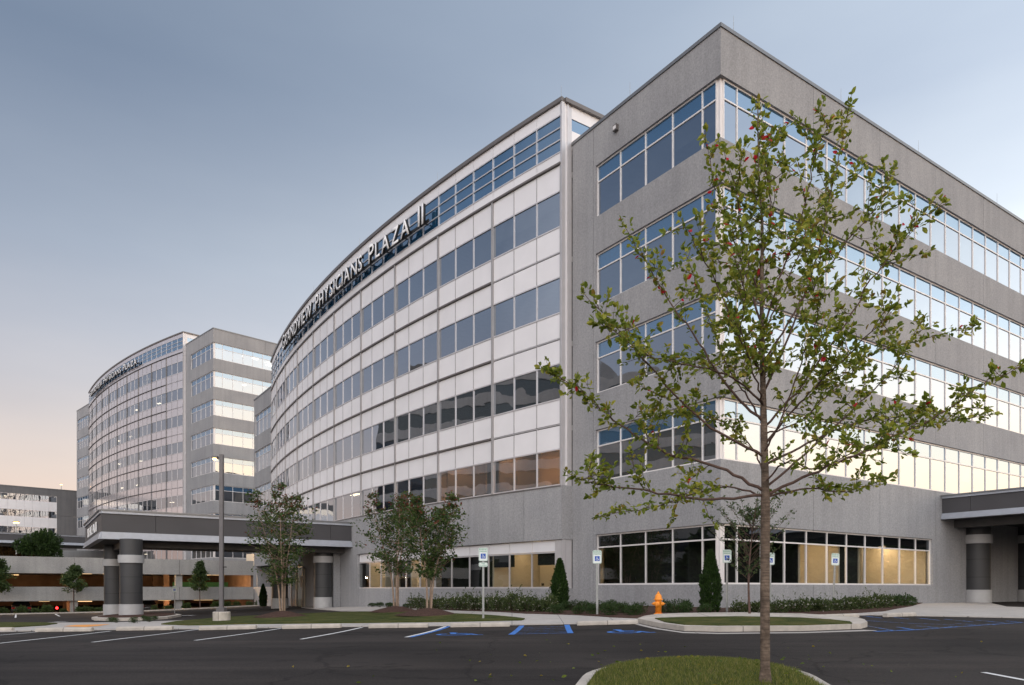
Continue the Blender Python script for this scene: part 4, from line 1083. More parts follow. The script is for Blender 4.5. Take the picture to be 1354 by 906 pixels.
def sign(label, u, v, Y, two=False, h=2.1, lean=0, rz=0):
    x = (u - CX) / FPX * Y; z = T(x, Y) + .04
    r = thing('parking_sign', label, 'sign', (x, Y, z), 'accessible parking signs')
    bm = BM(); o = Vector((x, Y, z))
    # u-channel post
    wbox(bm, x - .035, x + .035, Y - .006, Y, z - .3, z + h - .05); wbox(bm, x - .035, x - .025, Y - .03, Y - .006, z - .3, z + h - .05); wbox(bm, x + .025, x + .035, Y - .03, Y - .006, z - .3, z + h - .05)
    obj('post', bm, M['galv'], r)
    zt = z + h; zb = zt - .457; yf = Y - .034
    def plate(z0, z1, w=.1525):
        bm = BM(); wbox(bm, x - w, x + w, yf - .004, yf, z0, z1)
        bmesh.ops.bevel(bm, geom=[e for e in bm.edges if abs(e.verts[0].co.y - e.verts[1].co.y) > .003], offset=.025, segments=3, affect='EDGES')
        pl = obj('plate', bm, M['sign_white'], r)
        bm = BM(); t = .008; i_ = .012
        for a in ((x - w + i_, x + w - i_, z1 - i_ - t, z1 - i_), (x - w + i_, x + w - i_, z0 + i_, z0 + i_ + t), (x - w + i_, x - w + i_ + t, z0 + i_ + t, z1 - i_ - t), (x + w - i_ - t, x + w - i_, z0 + i_ + t, z1 - i_ - t)):
            bm.faces.new([bm.verts.new(q) for q in ((a[0], yf - .007, a[2]), (a[1], yf - .007, a[2]), (a[1], yf - .007, a[3]), (a[0], yf - .007, a[3]))])
        obj('border', bm, M['sign_green'], pl); return pl
    pl = plate(zb, zt)
    def txt(s, zc, hh, maxw):
        bm, x0, w = text_mesh(s, hh, 0, .01)
        k = min(1, maxw / (w - x0))
        for q in bm.verts: q.co = Vector((x + (q.co.x - (x0 + w) / 2) * k, yf - .008, zc + q.co.y))
        obj('lettering', bm, M['sign_green'], pl, recalc=False)
    txt('RESERVED', zt - .085, .05, .25); txt('PARKING', zt - .155, .05, .23)
    s = .17; x0_ = x - s / 2; z0_ = zt - .37
    bm = BM(); bm.faces.new([bm.verts.new(q) for q in ((x0_, yf - .008, z0_), (x0_ + s, yf - .008, z0_), (x0_ + s, yf - .008, z0_ + s), (x0_, yf - .008, z0_ + s))]); sq = obj('symbol_field', bm, M['sign_blue'], pl)
    bm = BM(); wheelchair(bm, lambda a, b: (x0_ + .01 + a * (s - .02), yf - .011, z0_ + .01 + b * (s - .02) * .95)); obj('symbol', bm, M['sign_white'], pl)
    if two:
        pl = plate(zb - .19, zb - .04); txt('VAN', zb - .10, .04, .2); txt('ACCESSIBLE', zb - .155, .035, .24)
    r.rotation_euler = (0, lean, rz)
    return r
sign('accessible parking sign on a steel post in the lawn, with a second small plate below', 639, 820, 24.6, True, 2.42)
sign('accessible parking sign in the mulch between the striped bay and the hydrant', 789.5, 814, 24.8, False, 2.2)
sign('accessible parking sign right of the cone shaped evergreen at the building corner', 961, 814, 25.4, False, 2.2)
sign('accessible parking sign half hidden behind the near tree trunk', 1018.5, 814, 27.2, False, 2.15, rz=-.3)
sign('slightly leaning accessible parking sign before the lit windows on the right', 1101, 810, 27.6, False, 2.15, lean=.045)
sign('small distant accessible parking sign on the drive between the canopy columns and the lamp post', 231, 805, 55, False, 2.0)

# hydrant
def hydrant():
    p = G(870.5, 812.6, .05); z = T(p.x, p.y) + .05; y = p.y; x = p.x
    r = thing('fire_hydrant', 'bright orange fire hydrant in the mulch before the dark windows', 'fire hydrant', (x, y, z))
    bm = BM(); lathe(bm, [(.105, .04), (.105, .44), (.115, .45), (.115, .49)], (x, y, z)); obj('barrel', bm, M['hydrant'], r, smooth=True)
    bm = BM(); lathe(bm, [(.15, 0), (.15, .035), (.11, .045)], (x, y, z)); obj('base_flange', bm, M['hydrant'], r)
    bm = BM(); lathe(bm, [(.155, .485), (.155, .515), (.12, .52), (.118, .58), (.10, .64), (.065, .685), (.045, .70), (.05, .705), (.05, .725), (.028, .73), (.024, .76), (.01, .775)], (x, y, z)); obj('bonnet', bm, M['hydrant'], r, smooth=True)
    for s in (-1, 1):
        bm = BM(); cyl(bm, (x + s * .08, y, z + .36), (x + s * .15, y, z + .36), .062, .062, 14); cyl(bm, (x + s * .15, y, z + .36), (x + s * .19, y, z + .36), .062, .035, 14); cyl(bm, (x + s * .19, y, z + .36), (x + s * .225, y, z + .36), .02, .016, 6)
        obj('side_cap', bm, M['hydrant'], r)
    bm = BM(); q = Vector((x - .035, y, z + .35)); d = Vector((-.25, -1, 0)).normalized()
    cyl(bm, q + d * .06, q + d * .15, .085, .085, 16); cyl(bm, q + d * .15, q + d * .185, .085, .05, 16); cyl(bm, q + d * .185, q + d * .215, .022, .018, 6)
    obj('pumper_cap', bm, M['hydrant'], r)
hydrant()

# lamp posts
def lamp_post():
    Y = 29.9; x = (293 - CX) / FPX * Y; z = T(x, Y) + .05
    r = thing('lamp_post', 'tall grey lamp post on a round concrete base in the lawn', 'lamp post', (x, Y, z))
    bm = BM(); lathe(bm, [(.345, -.3), (.345, .36), (.33, .385), (.30, .39)], (x, Y, z), 28); b = obj('concrete_base', bm, M['kerb'], r)
    top = CAMZ + (HZ - 601) * Y / FPX
    bm = BM(); wbox(bm, x - .16, x + .16, Y - .16, Y + .16, z + .39, z + .56); obj('base_cover', bm, M['pole'], r)
    bm = BM(); wbox(bm, x - .075, x + .075, Y - .075, Y + .075, z + .5, top); obj('pole', bm, M['pole'], r)
    bm = BM(); wbox(bm, x - .22, x - .08, Y - .05, Y + .05, top - .2, top - .12); wbox(bm, x - .36, x - .14, Y - .13, Y + .13, top - .16, top - .08); h = obj('lamp_head', bm, M['pole'], r)
    bm = BM(); lathe(bm, [(.04, -.06), (.09, -.04), (.09, 0)], (x - .27, Y, top - .165), 14); obj('bulb', bm, M['lamp_warm'], h)
    bm = BM(); wbox(bm, x + .08, x + .2, Y - .02, Y + .02, z + 2.2, z + 2.25); obj('camera_bracket', bm, M['black'], r)
lamp_post()
def small_lamp(label, u, v0, v1, Y, both):
    p = W(u, v0, Y); q = W(u, v1, Y)
    r = thing('lamp_post', label, 'lamp post', p)
    bm = BM(); cyl(bm, p, q, .09, .07, 8); obj('pole', bm, M['galv'], r)
    bm = BM(); s = .12 if both else 0
    wbox(bm, q.x - s - .2, q.x + s + .2, q.y - .15, q.y + .15, q.z, q.z + .12); h = obj('lamp_head', bm, M['pole'], r)
    bm = BM()
    wbox(bm, q.x - s - .17, q.x + s + .17, q.y - .12, q.y + .12, q.z - .12, q.z - .005); obj('bulb', bm, M['lamp_warm'], h)
small_lamp('slim pale lamp post with a glowing head on the deck beside the dark round tree', 21.5, 733, 690.5, 95, True)
small_lamp('tiny glowing lamp rising behind the roof of the low far building', 81, 649, 640.5, 172, False)

# ------------------------------------------------------------------ vegetation
def leaves_mesh(name, pts, size, m, parent=None, loc=(0, 0, 0), fold=True, jit=.35, droop=0, asp=.55, red=0):
    """pts: (pos, dir, tone) -> folded two-facet leaves"""
    V = []; F = []; tone = []
    loc = Vector(loc)
    for p, d, t in pts:
        s = size * random.uniform(1 - jit, 1 + jit)
        d = Vector(d) + Vector((random.gauss(0, .4), random.gauss(0, .4), random.gauss(0, .4) - droop))
        if d.length < .01: d = Vector((1, 0, 0))
        d.normalize()
        n = Vector((random.gauss(0, 1), random.gauss(0, 1), random.gauss(0, 1) + .8))
        w = d.cross(n)
        if w.length < .01: continue
        w.normalize(); n = w.cross(d)
        k = len(V); b = Vector(p) - loc
        hw = w * s * asp * .5
        up = n * s * .12
        V += [b, b + d * s * .38 + hw + up, b + d * s * .75 + hw * .75 + up, b + d * s, b + d * s * .75 - hw * .75 + up, b + d * s * .38 - hw + up]
        F += [(k, k + 1, k + 2, k + 3), (k, k + 3, k + 4, k + 5)]
        tone += [t, t]
    me = bpy.data.meshes.new(name); me.from_pydata([v[:] for v in V], [], F)
    at = me.attributes.new('tone', 'FLOAT', 'FACE'); at.data.foreach_set('value', tone)
    return link(name, me, m, parent, loc)
def spline(P, n):
    P = [Vector(p) for p in P]; Q = [P[0] * 2 - P[1]] + P + [P[-1] * 2 - P[-2]]
    out = []
    for i in range(1, len(Q) - 2):
        for k in range(n):
            t = k / n; a, b, c, d = Q[i - 1:i + 3]
            out.append(.5 * ((2 * b) + (c - a) * t + (2 * a - 5 * b + 4 * c - d) * t * t + (3 * b - a - 3 * c + d) * t ** 3))
    out.append(P[-1]); return out

def big_tree():
    rn = random.Random(11); Y = 7.9
    x = (1012 - CX) / FPX * Y; base = Vector((x, Y, isl_z(x, Y) - .05))
    r = thing('young_tree', 'slender young tree with sparse green and red leaves in the near grass island', 'tree', base)
    S = Y / FPX
    def P(u, v, dy=0): return Vector(((u - CX) / FPX * (Y + dy), Y + dy, CAMZ + (HZ - v) / FPX * (Y + dy)))
    trunk_px = [(1012, 915), (1011.5, 780), (1012, 660), (1010, 560), (1008, 470), (1007, 380), (1008, 300), (1003, 220), (1002, 128)]
    tp = [base + Vector((0, 0, -.1))] + [P(*q) for q in trunk_px[1:]]
    sp = spline(tp, 8); n = len(sp)
    def trad(z):
        h = (z - base.z) / 6.2
        return .053 * (1 - h * .25) if z < CAMZ + 1.05 else max(.006, .043 * (1 - (z - 1.85) / 4.2))
    bm = BM(); tube(bm, sp, [trad(p.z) + (.03 * max(0, 1 - (p.z - base.z) / .15)) for p in sp], 14); obj('trunk', bm, M['bark'], r, smooth=True)
    BR = [  # pixel points, end depth offset, root radius
        ([(1011, 655), (930, 660), (860, 650), (790, 640), (760, 632)], -.6, .017),
        ([(1011, 650), (950, 618), (880, 598), (820, 562), (770, 520), (724, 490)], .3, .018),
        ([(1011, 605), (940, 565), (880, 508), (830, 450), (772, 388)], -.5, .016),
        ([(1010, 560), (962, 510), (915, 440), (868, 370), (822, 293)], .5, .016),
        ([(1009, 500), (975, 440), (940, 360), (900, 288)], -.8, .013),
        ([(1008, 430), (985, 360), (955, 270), (930, 182)], .1, .013),
        ([(1012, 657), (1060, 632), (1130, 603), (1190, 573), (1250, 543), (1300, 508), (1350, 486)], -.2, .019),
        ([(1012, 645), (1070, 595), (1130, 540), (1180, 490), (1222, 420)], .6, .016),
        ([(1010, 565), (1060, 510), (1110, 440), (1160, 360), (1200, 310), (1238, 258)], -.3, .015),
        ([(1009, 520), (1045, 440), (1080, 340), (1102, 240), (1122, 148)], .4, .014),
        ([(1008, 430), (1035, 360), (1062, 280), (1080, 200), (1098, 160)], -.5, .012),
        ([(1012, 615), (1080, 580), (1150, 555), (1220, 560), (1315, 548)], .8, .015),
        ([(1011, 658), (1065, 645), (1120, 650), (1185, 628)], 1.0, .013),
        ([(1011, 655), (950, 645), (870, 668), (790, 684)], .9, .012),
        ([(1009, 480), (1060, 400), (1120, 320), (1160, 270), (1182, 222)], .2, .013),
        ([(1009, 535), (970, 500), (900, 480), (850, 468), (800, 425)], -1.0, .013),
        ([(1010, 590), (1050, 540), (1090, 500), (1150, 440), (1185, 385)], -1.0, .013),
        ([(1010, 560), (985, 520), (960, 480), (930, 400), (905, 330)], 1.1, .012),
        ([(1008, 440), (1030, 400), (1060, 330), (1085, 290), (1140, 210)], 1.0, .011),
        ([(1007, 400), (985, 330), (975, 260), (985, 190)], -.9, .010),
        ([(1011, 640), (1000, 600), (960, 560), (900, 545), (850, 560)], 1.3, .012),
        ([(1011, 640), (1040, 610), (1080, 620), (1150, 590), (1205, 600)], -1.2, .012),
        ([(1010, 600), (1030, 560), (1060, 480), (1080, 420), (1070, 350)], -1.3, .012),
        ([(1010, 540), (1000, 500), (980, 440), (985, 380), (960, 320)], -1.3, .011),
        ([(1010, 575), (1060, 555), (1120, 500), (1150, 470), (1290, 430)], .5, .010),
        ([(1006, 340), (1020, 280), (1012, 210), (1030, 170)], .4, .009),
    ]
    leaves = []; wood = []
    def tone(z):
        t = rn.betavariate(2.2, 2.6) * .92
        if rn.random() < .006 + (.012 if z > 3.8 else 0): t = rn.uniform(.95, 1)
        elif rn.random() < .06: t = rn.uniform(.8, .93)
        return t
    def leafy(a, b, dens, spread=.02):
        L = (b - a).length; d = (b - a).normalized()
        for k in range(max(1, int(L * dens))):
            p = a.lerp(b, rn.random()) + Vector((rn.gauss(0, spread), rn.gauss(0, spread), rn.gauss(0, spread)))
            o = Vector((rn.gauss(0, 1), rn.gauss(0, 1), rn.gauss(0, .8))) + d * .6
            leaves.append((p, o, tone(p.z)))
    def twig(p, d, L, rad, lvl):
        pts = [p]; q = p.copy(); dd = d.normalized(); seg = 5
        for k in range(seg):
            dd = (dd + Vector((rn.gauss(0, .13), rn.gauss(0, .13), rn.gauss(.05, .12)))).normalized(); q = q + dd * L / seg; pts.append(q.copy())
        wood.append((pts, [rad * (1 - .75 * k / seg) for k in range(seg + 1)]))
        for k in range(1, seg): leafy(pts[k], pts[k + 1], 54 if lvl else 38)
        for _ in range(3): leaves.append((pts[-1], dd + Vector((rn.gauss(0, .4),) * 3), tone(q.z)))
        if lvl == 0:
            for k in range(rn.randint(2, 3)):
                i = rn.randint(1, seg - 1); o = Vector((rn.gauss(0, 1), rn.gauss(0, 1), rn.gauss(.2, .7)))
                twig(pts[i], (dd + o * .8), L * rn.uniform(.35, .6), rad * .6, 1)
    for bp, dep, rad in BR:
        m_ = len(bp) - 1
        P3 = [P(u, v, dep * (i / m_) ** 1.1) for i, (u, v) in enumerate(bp)]
        s = spline(P3, 6); nn = len(s)
        s = [q + Vector((rn.gauss(0, .008), rn.gauss(0, .008), rn.gauss(0, .008))) if 0 < i < nn - 1 else q for i, q in enumerate(s)]
        wood.append((s, [rad * (1 - .82 * i / (nn - 1)) for i in range(nn)]))
        for i in range(int(nn * .25), nn - 1):
            d = (s[i + 1] - s[i]).normalized(); fr = i / nn
            leafy(s[i], s[i + 1], 20 + 52 * fr, .025)
            if rn.random() < .72:
                o = Vector((rn.gauss(0, .8), rn.gauss(0, .9), rn.gauss(.25, .6)))
                twig(s[i], d * .5 + o, rn.uniform(.22, .6) * (1.2 - .75 * fr), .005, 0 if rn.random() < .6 else 1)
        for _ in range(5): leaves.append((s[-1], (s[-1] - s[-2]).normalized() + Vector((rn.gauss(0, .3),) * 3), tone(s[-1].z)))
    for i in range(int(n * .45), n - 1):
        leafy(sp[i], sp[i + 1], 14 + 60 * max(0, i / n - .7), .03)
        for _ in range(2):
            if rn.random() < .7: twig(sp[i], Vector((rn.gauss(0, 1), rn.gauss(0, 1), rn.uniform(.2, .9))), rn.uniform(.2, .5) * (1.05 - .85 * (i / n) ** 3), .005, 0 if i < n * .8 else 1)
    bm = BM()
    for pts, rd in wood: tube(bm, pts, [max(.0022, q) for q in rd], 6 if rd[0] > .008 else 4)
    obj('branches', bm, M['twig'], r, smooth=True)
    leaves_mesh('foliage', leaves, .066, M['leaf'], r, base)
    print('big tree leaves', len(leaves))
big_tree()

def tree_multi(name, label, group, base, H, W_, stems, leafs, lsize, m, bark, seed, low=.3, cone=False, rust=True, wisp=False):
    rn = random.Random(seed); base = Vector(base)
    r = thing(name, label, 'tree', base, group)
    bmw = BM(); L = []
    tips = []
    for k in range(stems):
        a = 2 * PI * k / stems + rn.uniform(-.4, .4); rr = W_ * rn.uniform(.10, .28) * (1 if stems > 1 else .12)
        top = base + Vector((math.cos(a) * rr * 1.6, math.sin(a) * rr * 1.6, H * rn.uniform(.8, .98)))
        P3 = [base + Vector((math.cos(a) * .08, math.sin(a) * .08, -.1)), base + Vector((math.cos(a) * rr * .35, math.sin(a) * rr * .35, H * .3)), base + Vector((math.cos(a) * rr, math.sin(a) * rr, H * .6)), top]
        s = spline(P3, 5); n = len(s)
        tube(bmw, s, [max(.006, (.05 if stems > 1 else .07) * H / 6 * (1 - .9 * i / (n - 1))) for i in range(n)], 7)
        for i in range(int(n * low), n):
            f = i / (n - 1)
            for _ in range(5 if stems > 1 else 7):
                b = rn.uniform(0, 2 * PI)
                env = (math.sin(min(1, (f - low * .8) / (1 - low)) * PI * .82 + .35) if not cone else (1.15 - f))
                ln = W_ * .5 * max(.12, env) * rn.uniform(.55, 1.1)
                d = Vector((math.cos(b), math.sin(b), rn.uniform(.2, .9) if not wisp else rn.uniform(.7, 1.5))).normalized()
                if wisp: ln *= 1.15
                q = s[i] + d * ln
                mid = s[i].lerp(q, .5) + Vector((0, 0, -.04 * ln))
                tube(bmw, [s[i], mid, q], [.009, .006, .003], 4)
                tips.append((s[i], q))
    for (a, b) in tips:
        nl = max(3, leafs // max(1, len(tips)))
        cl = [a.lerp(b, rn.uniform(.35, 1.05)) for _ in range(3 if not wisp else 14)]
        for _ in range(nl):
            c = rn.choice(cl); sg = (.032 if not wisp else .009) * W_
            p = c + Vector((rn.gauss(0, sg), rn.gauss(0, sg), rn.gauss(0, sg * .7)))
            hh = (p.z - base.z) / H
            t = rn.random() * .78
            if rust and rn.random() < (.28 if hh > .8 else .03): t = rn.uniform(.83, 1)
            L.append((p, Vector((rn.gauss(0, 1), rn.gauss(0, 1), rn.gauss(0, .6))), t))
    obj('trunk', bmw, M[bark], r, smooth=True)
    random.seed(seed); leaves_mesh('crown', L, lsize, M[m], r, base)
    return r
def gp(u, v, off=.06): p = G(u, v, off); return Vector((p.x, p.y, p.z + off))
def tree_px(u, vb, vt, wpx, **k):
    b = gp(u, vb); H = (vb - vt) / FPX * b.y; return dict(base=b, H=H, W_=wpx / FPX * b.y)
t = tree_px(374, 814, 640, 95); tree_multi('crape_myrtle', 'three stemmed tree with dark green crown standing before the left canopy', 'multi stemmed trees on the lawn', **t, stems=4, leafs=5600, lsize=.12, m='leaf_m', bark='bark2', seed=4, low=.28)
t = tree_px(524, 808, 646, 92); tree_multi('crape_myrtle', 'left one of the two overlapping rust tipped trees on the lawn', 'multi stemmed trees on the lawn', **t, stems=4, leafs=5600, lsize=.12, m='leaf_m', bark='bark2', seed=15, low=.34)
t = tree_px(567, 812, 648, 95); tree_multi('crape_myrtle', 'right one of the two overlapping rust tipped trees on the lawn', 'multi stemmed trees on the lawn', **t, stems=4, leafs=5600, lsize=.12, m='leaf_m', bark='bark2', seed=21, low=.34)
t = tree_px(988, 814.5, 655, 150); tree_multi('slim_tree', 'thin upright tree with wispy branches beside the building corner, behind the near trunk', None, **t, stems=1, leafs=2600, lsize=.07, m='leaf_y', bark='twig', seed=8, low=.36, rust=False, wisp=True)
for i, (u, vb, vt, w, lab) in enumerate(((97, 809.5, 738, 44, 'small green street tree before the garage, left of the canopy columns'), (264, 805.5, 738, 34, 'small green street tree before the garage, between the canopy columns and the lamp post'), (-4, 812, 733, 52, 'green street tree cut by the left edge of the photo, before the garage'))):
    tt = (u - CX) / FPX; O_ = FG.p(0, 2.0, 0); D_ = FG.d; a_ = (tt * O_.y - O_.x) / (D_.x - tt * D_.y); q_ = FG.p(a_, 2.0, 0)
    t = dict(base=(q_.x, q_.y, T(q_.x, q_.y) + .06), H=CAMZ + (HZ - vt) / FPX * q_.y - T(q_.x, q_.y), W_=w * 1.25 / FPX * q_.y)
    tree_multi('street_tree', lab, 'young trees before the garage', **t, stems=1, leafs=3800, lsize=.2, m='leaf_y', bark='twig', seed=30 + i, low=.38, cone=True, rust=False)
# mulch rings
for u, v in ((374, 815.5), (524, 808.8), (567, 813)):
    p = G(u, v, .07); bm = BM()
    n = 26; c = bm.verts.new((p.x, p.y, T(p.x, p.y) + .34)); rg = []
    for rr, hh in ((.35, .30), (.85, .17), (1.25, .06)):
        rg.append([bm.verts.new((p.x + rr * math.cos(2 * PI * k / n) * (1 + .06 * math.sin(5 * k)), p.y + rr * math.sin(2 * PI * k / n), T(p.x, p.y) + hh)) for k in range(n)])
    for k in range(n): bm.faces.new((c, rg[0][k], rg[0][(k + 1) % n]))
    for A_, B_ in zip(rg, rg[1:]):
        for k in range(n): bm.faces.new((A_[k], B_[k], B_[(k + 1) % n], A_[(k + 1) % n]))
    o = obj('mulch_mound', bm, M['mulch'], None, loc=(p.x, p.y, T(p.x, p.y)), smooth=True); o['kind'] = 'structure'

# trees beyond the deck
def round_tree(label, u, v0, v1, wpx, Y, m, seed, n=6000, ls=.3):
    rn = random.Random(seed); b = W(u, v0, Y); H = (v0 - v1) / FPX * Y; Wd = wpx / FPX * Y
    r = thing('evergreen_tree' if m == 'leaf_d' else 'autumn_tree', label, 'tree', (b.x, b.y, b.z - 1.2))
    bm = BM(); tube(bm, [b - Vector((0, 0, 1.2)), b + Vector((0, 0, H * .5)), b + Vector((0, 0, H * .9))], [.2, .14, .04], 8); obj('trunk', bm, M['twig'], r)
    blobs = [(Vector((rn.uniform(-.3, .3) * Wd, rn.uniform(-.3, .3) * Wd, H * rn.uniform(.15, .8))), rn.uniform(.13, .24) * Wd) for _ in range(20)]
    L = []
    for _ in range(n):
        c, rr = rn.choice(blobs); d = Vector((rn.gauss(0, 1), rn.gauss(0, 1), rn.gauss(0, 1))).normalized()
        L.append((b + c + d * rr * rn.uniform(.6, 1.05), d, rn.random()))
    leaves_mesh('crown', L, ls, M[m], r, (b.x, b.y, b.z - 1.2))
round_tree('dense dark green rounded tree above the parking deck by the slim lamp post', 52, 738, 704, 50, 92, 'leaf_d', 2, 7000, .3)
round_tree('orange brown leafy tree above the parking deck at the left edge', 12, 738, 710, 44, 97, 'leaf_o', 3, 6000, .28)
round_tree('green and rust tree showing between the lamp and the round evergreen above the deck', 33, 738, 714, 26, 100, 'leaf_o', 5, 3000, .28)

# shrubs -----------------------------------------------------------
def shrub_proto(name, label, group, rx, rz, n, ls, m, seed, spiky=0):
    rn = random.Random(seed); L = []
    r = thing(name, label, 'shrub', (0, 0, 0), group)
    lumps = [(Vector((rn.uniform(-.45, .45) * rx, rn.uniform(-.45, .45) * rx, rz * rn.uniform(.3, .65))), rn.uniform(.5, .75)) for _ in range(6)]
    for _ in range(n):
        c, k = rn.choice(lumps); d = Vector((rn.gauss(0, 1), rn.gauss(0, 1), rn.gauss(0, 1))).normalized()
        p = c + Vector((d.x * rx * k, d.y * rx * k, d.z * rz * k * .75)) * rn.uniform(.55, 1.02)
        if p.z < 0: p.z = rn.uniform(0, .06)
        t = rn.random()
        L.append((p, d + Vector((0, 0, .5)), t))
    for _ in range(spiky):
        a = rn.uniform(0, 2 * PI); q = Vector((math.cos(a) * rx * .5, math.sin(a) * rx * .5, rz * .6)); e = q + Vector((rn.gauss(0, .08), rn.gauss(0, .08), rz * rn.uniform(.5, .9)))
        for k in range(9): L.append((q.lerp(e, k / 8), Vector((rn.gauss(0, 1), rn.gauss(0, 1), .7)), rn.random() * .9))
    random.seed(seed); leaves_mesh('foliage', L, ls, M[m], r)
    bm = BM()
    for k in range(5):
        a = 2 * PI * k / 5; tube(bm, [(0, 0, -.05), (math.cos(a) * rx * .3, math.sin(a) * rx * .3, rz * .35), (math.cos(a) * rx * .5, math.sin(a) * rx * .5, rz * .7)], [.012, .009, .004], 4)
    obj('stems', bm, M['twig'], r)
    return r
def scatter(proto, spots, label):
    rn = random.Random(len(spots))
    for i, (x, y, s) in enumerate(spots):
        loc = (x, y, T(x, y) + .05)
        if i == 0: proto.location = loc; proto.scale = (s,) * 3; proto['label'] = label
        else: dup(proto, loc, rn.uniform(0, 6.28), (s * rn.uniform(.9, 1.1), s * rn.uniform(.9, 1.1), s * rn.uniform(.85, 1.15)), label)
box_ = [(722, 808, .8), (737, 810.6, .8), (752, 806.6, .95), (765, 811.4, .8), (766, 806.4, .9), (778, 808, .85), (786, 811.4, .85), (798, 807, .9), (807, 812.6, .85), (810, 807.2, .95), (824, 809.6, 1.0), (838, 812.6, .9), (846, 810.4, .9), (886, 809.4, .95), (903, 807.6, 1.05), (897, 812.2, .95), (906, 811, .95), (933, 812.2, .95), (710, 806, .85)]
pb = shrub_proto('boxwood_shrub', '', 'low round shrubs in the mulch near the hydrant', .36, .42, 900, .05, 'leaf_d', 40)
scatter(pb, [(*(lambda p: (p.x, p.y))(G(u, v, .06)), s) for u, v, s in box_], 'low rounded dark green shrub in the mulch bed around the hydrant')
rb = [(u, v, s) for u, v, s in ((1030, 809.6, .85), (1045, 808.4, .9), (1060, 808.8, .9), (1074, 807.4, .9), (1088, 807.8, .95), (1103, 806.6, .9), (1118, 806.2, .95), (1131, 805, .95), (1144, 804.6, .95), (1157, 803.4, .95), (1170, 803, .9), (977, 811, .8), (990, 810, .8), (1004, 810.4, .8), (1016, 809.8, .8))]
pr = shrub_proto('flowering_shrub', '', 'leafy shrubs under the right hand windows', .42, .5, 520, .085, 'leaf_b', 41, 2)
scatter(pr, [(*(lambda p: (p.x, p.y))(G(u, v, .06)), s) for u, v, s in rb], 'leafy light green shrub in the mulch row under the right hand windows')
pe = shrub_proto('juniper_shrub', '', 'dark spreading shrubs at the right end of the bed', .5, .5, 700, .07, 'leaf_d', 43)
scatter(pe, [(*(lambda p: (p.x, p.y))(G(u, v, .06)), s) for u, v, s in ((1182, 801.6, .95), (1195, 800.6, 1.0), (1203, 799.6, .8))], 'dark spreading shrub at the right end of the planting row')
lf = []
for k in range(22):
    u = 548 + k * 8.6; v = 804.2 + (u - 548) / 160 * 3.2 + (k % 2) * .9
    p = G(u, v, .06); lf.append((p.x, p.y, random.uniform(.85, 1.1)))
pl_ = shrub_proto('flowering_shrub', '', 'tall leafy shrubs along the curved wall', .42, .6, 520, .085, 'leaf_b', 42, 5)
scatter(pl_, lf, 'tall leafy shrub in the row along the curved grey wall')
gl = []
for u, v in ((452, 801.4), (462, 801.4), (472, 801.2), (482, 801.6), (492, 802.2), (502, 802.6), (513, 803), (524, 803.4), (536, 803.8)):
    p = G(u, v, .06); gl.append((p.x, p.y, .62))
pg = shrub_proto('ground_shrub', '', 'low creeping shrubs beside the entrance walk', .6, .42, 600, .08, 'leaf_d', 44)
scatter(pg, gl, 'very low creeping shrub between the entrance walk and the lawn trees')
gs = []
for u in (4, 28, 48, 62, 84, 107, 116, 131, 150, 205, 222, 246, 286, 300, 312, 330, 345, 358, 370, 384):
    tt = (u - CX) / FPX; O_ = FG.p(0, 1.2, 0); D_ = FG.d   # where the sight line meets the strip
    a_ = (tt * O_.y - O_.x) / (D_.x - tt * D_.y); p = FG.p(a_ , 1.2, 0); gs.append((p.x, p.y, random.uniform(.9, 1.5)))
pq = shrub_proto('hedge_shrub', '', 'small shrubs along the garage', .42, .5, 420, .12, 'leaf_y', 45, 1)
scatter(pq, gs, 'small green shrub in the strip along the foot of the parking garage')
ci_s = []
for u, v in ((147, 818.2), (153, 818.6), (177, 818.8), (190, 816.4), (197, 817.6), (204, 816)):
    p = G(u, v, .2); ci_s.append((p.x, p.y, .5))
pi_ = shrub_proto('boxwood_shrub', '', 'low shrubs around the canopy column', .36, .42, 700, .06, 'leaf_d', 46)
scatter(pi_, ci_s, 'low dark shrub on the small kerbed island at the foot of the canopy column')

# fallen leaves on the near island and the asphalt round it
def fallen():
    rn = random.Random(77); L = []
    for _ in range(170):
        x = rn.gauss(ICX, 2.2); y = rn.gauss(10.5, 2.6)
        ins = ((x - shx(y) - ICX) / 1.36) ** 2 + (max(0, y - ICY) / 1.76) ** 2 < 1
        z = (isl_z(x, y) + .03) if ins else T(x, y) + .012
        if not ins and ((x - shx(y) - ICX) / 1.62) ** 2 + (max(0, y - ICY) / 2.1) ** 2 < 1: continue
        L.append((Vector((x, y, z)), Vector((rn.gauss(0, 3), rn.gauss(0, 3), .1)), rn.choice([.0, .1, .3, .88])))
    random.seed(5); o = leaves_mesh('fallen_leaves', L, .06, M['leaf'], None, (0, 0, 0)); o['kind'] = 'stuff'
fallen()
# arborvitae
def conifer(label, u, vb, vt, wpx, seed):
    rn = random.Random(seed); b = gp(u, vb); H = (vb - vt) / FPX * b.y; Wd = wpx / FPX * b.y
    r = thing('arborvitae_tree', label, 'evergreen', b, 'cone shaped evergreens by the walls')
    L = []
    for _ in range(6500):
        f = rn.random() ** .85; a = rn.uniform(0, 2 * PI)
        env = min(1, (1 - f) * 1.9) ** .75 * (.82 + .18 * min(1, f * 5))
        rr = Wd / 2 * env * (1 + .10 * math.sin(a * 5 + f * 9) + .07 * math.sin(f * 40 + a * 3)) * rn.uniform(.72, 1.03)
        L.append((b + Vector((math.cos(a) * rr, math.sin(a) * rr, f * H)), Vector((math.cos(a) * .4, math.sin(a) * .4, 1.2)), rn.random()))
    random.seed(seed); leaves_mesh('foliage', L, .10, M['leaf_c'], r, b, asp=.35)
    bm = BM(); cyl(bm, b - Vector((0, 0, .1)), b + Vector((0, 0, H * .9)), .04, .01, 7); obj('trunk', bm, M['twig'], r)
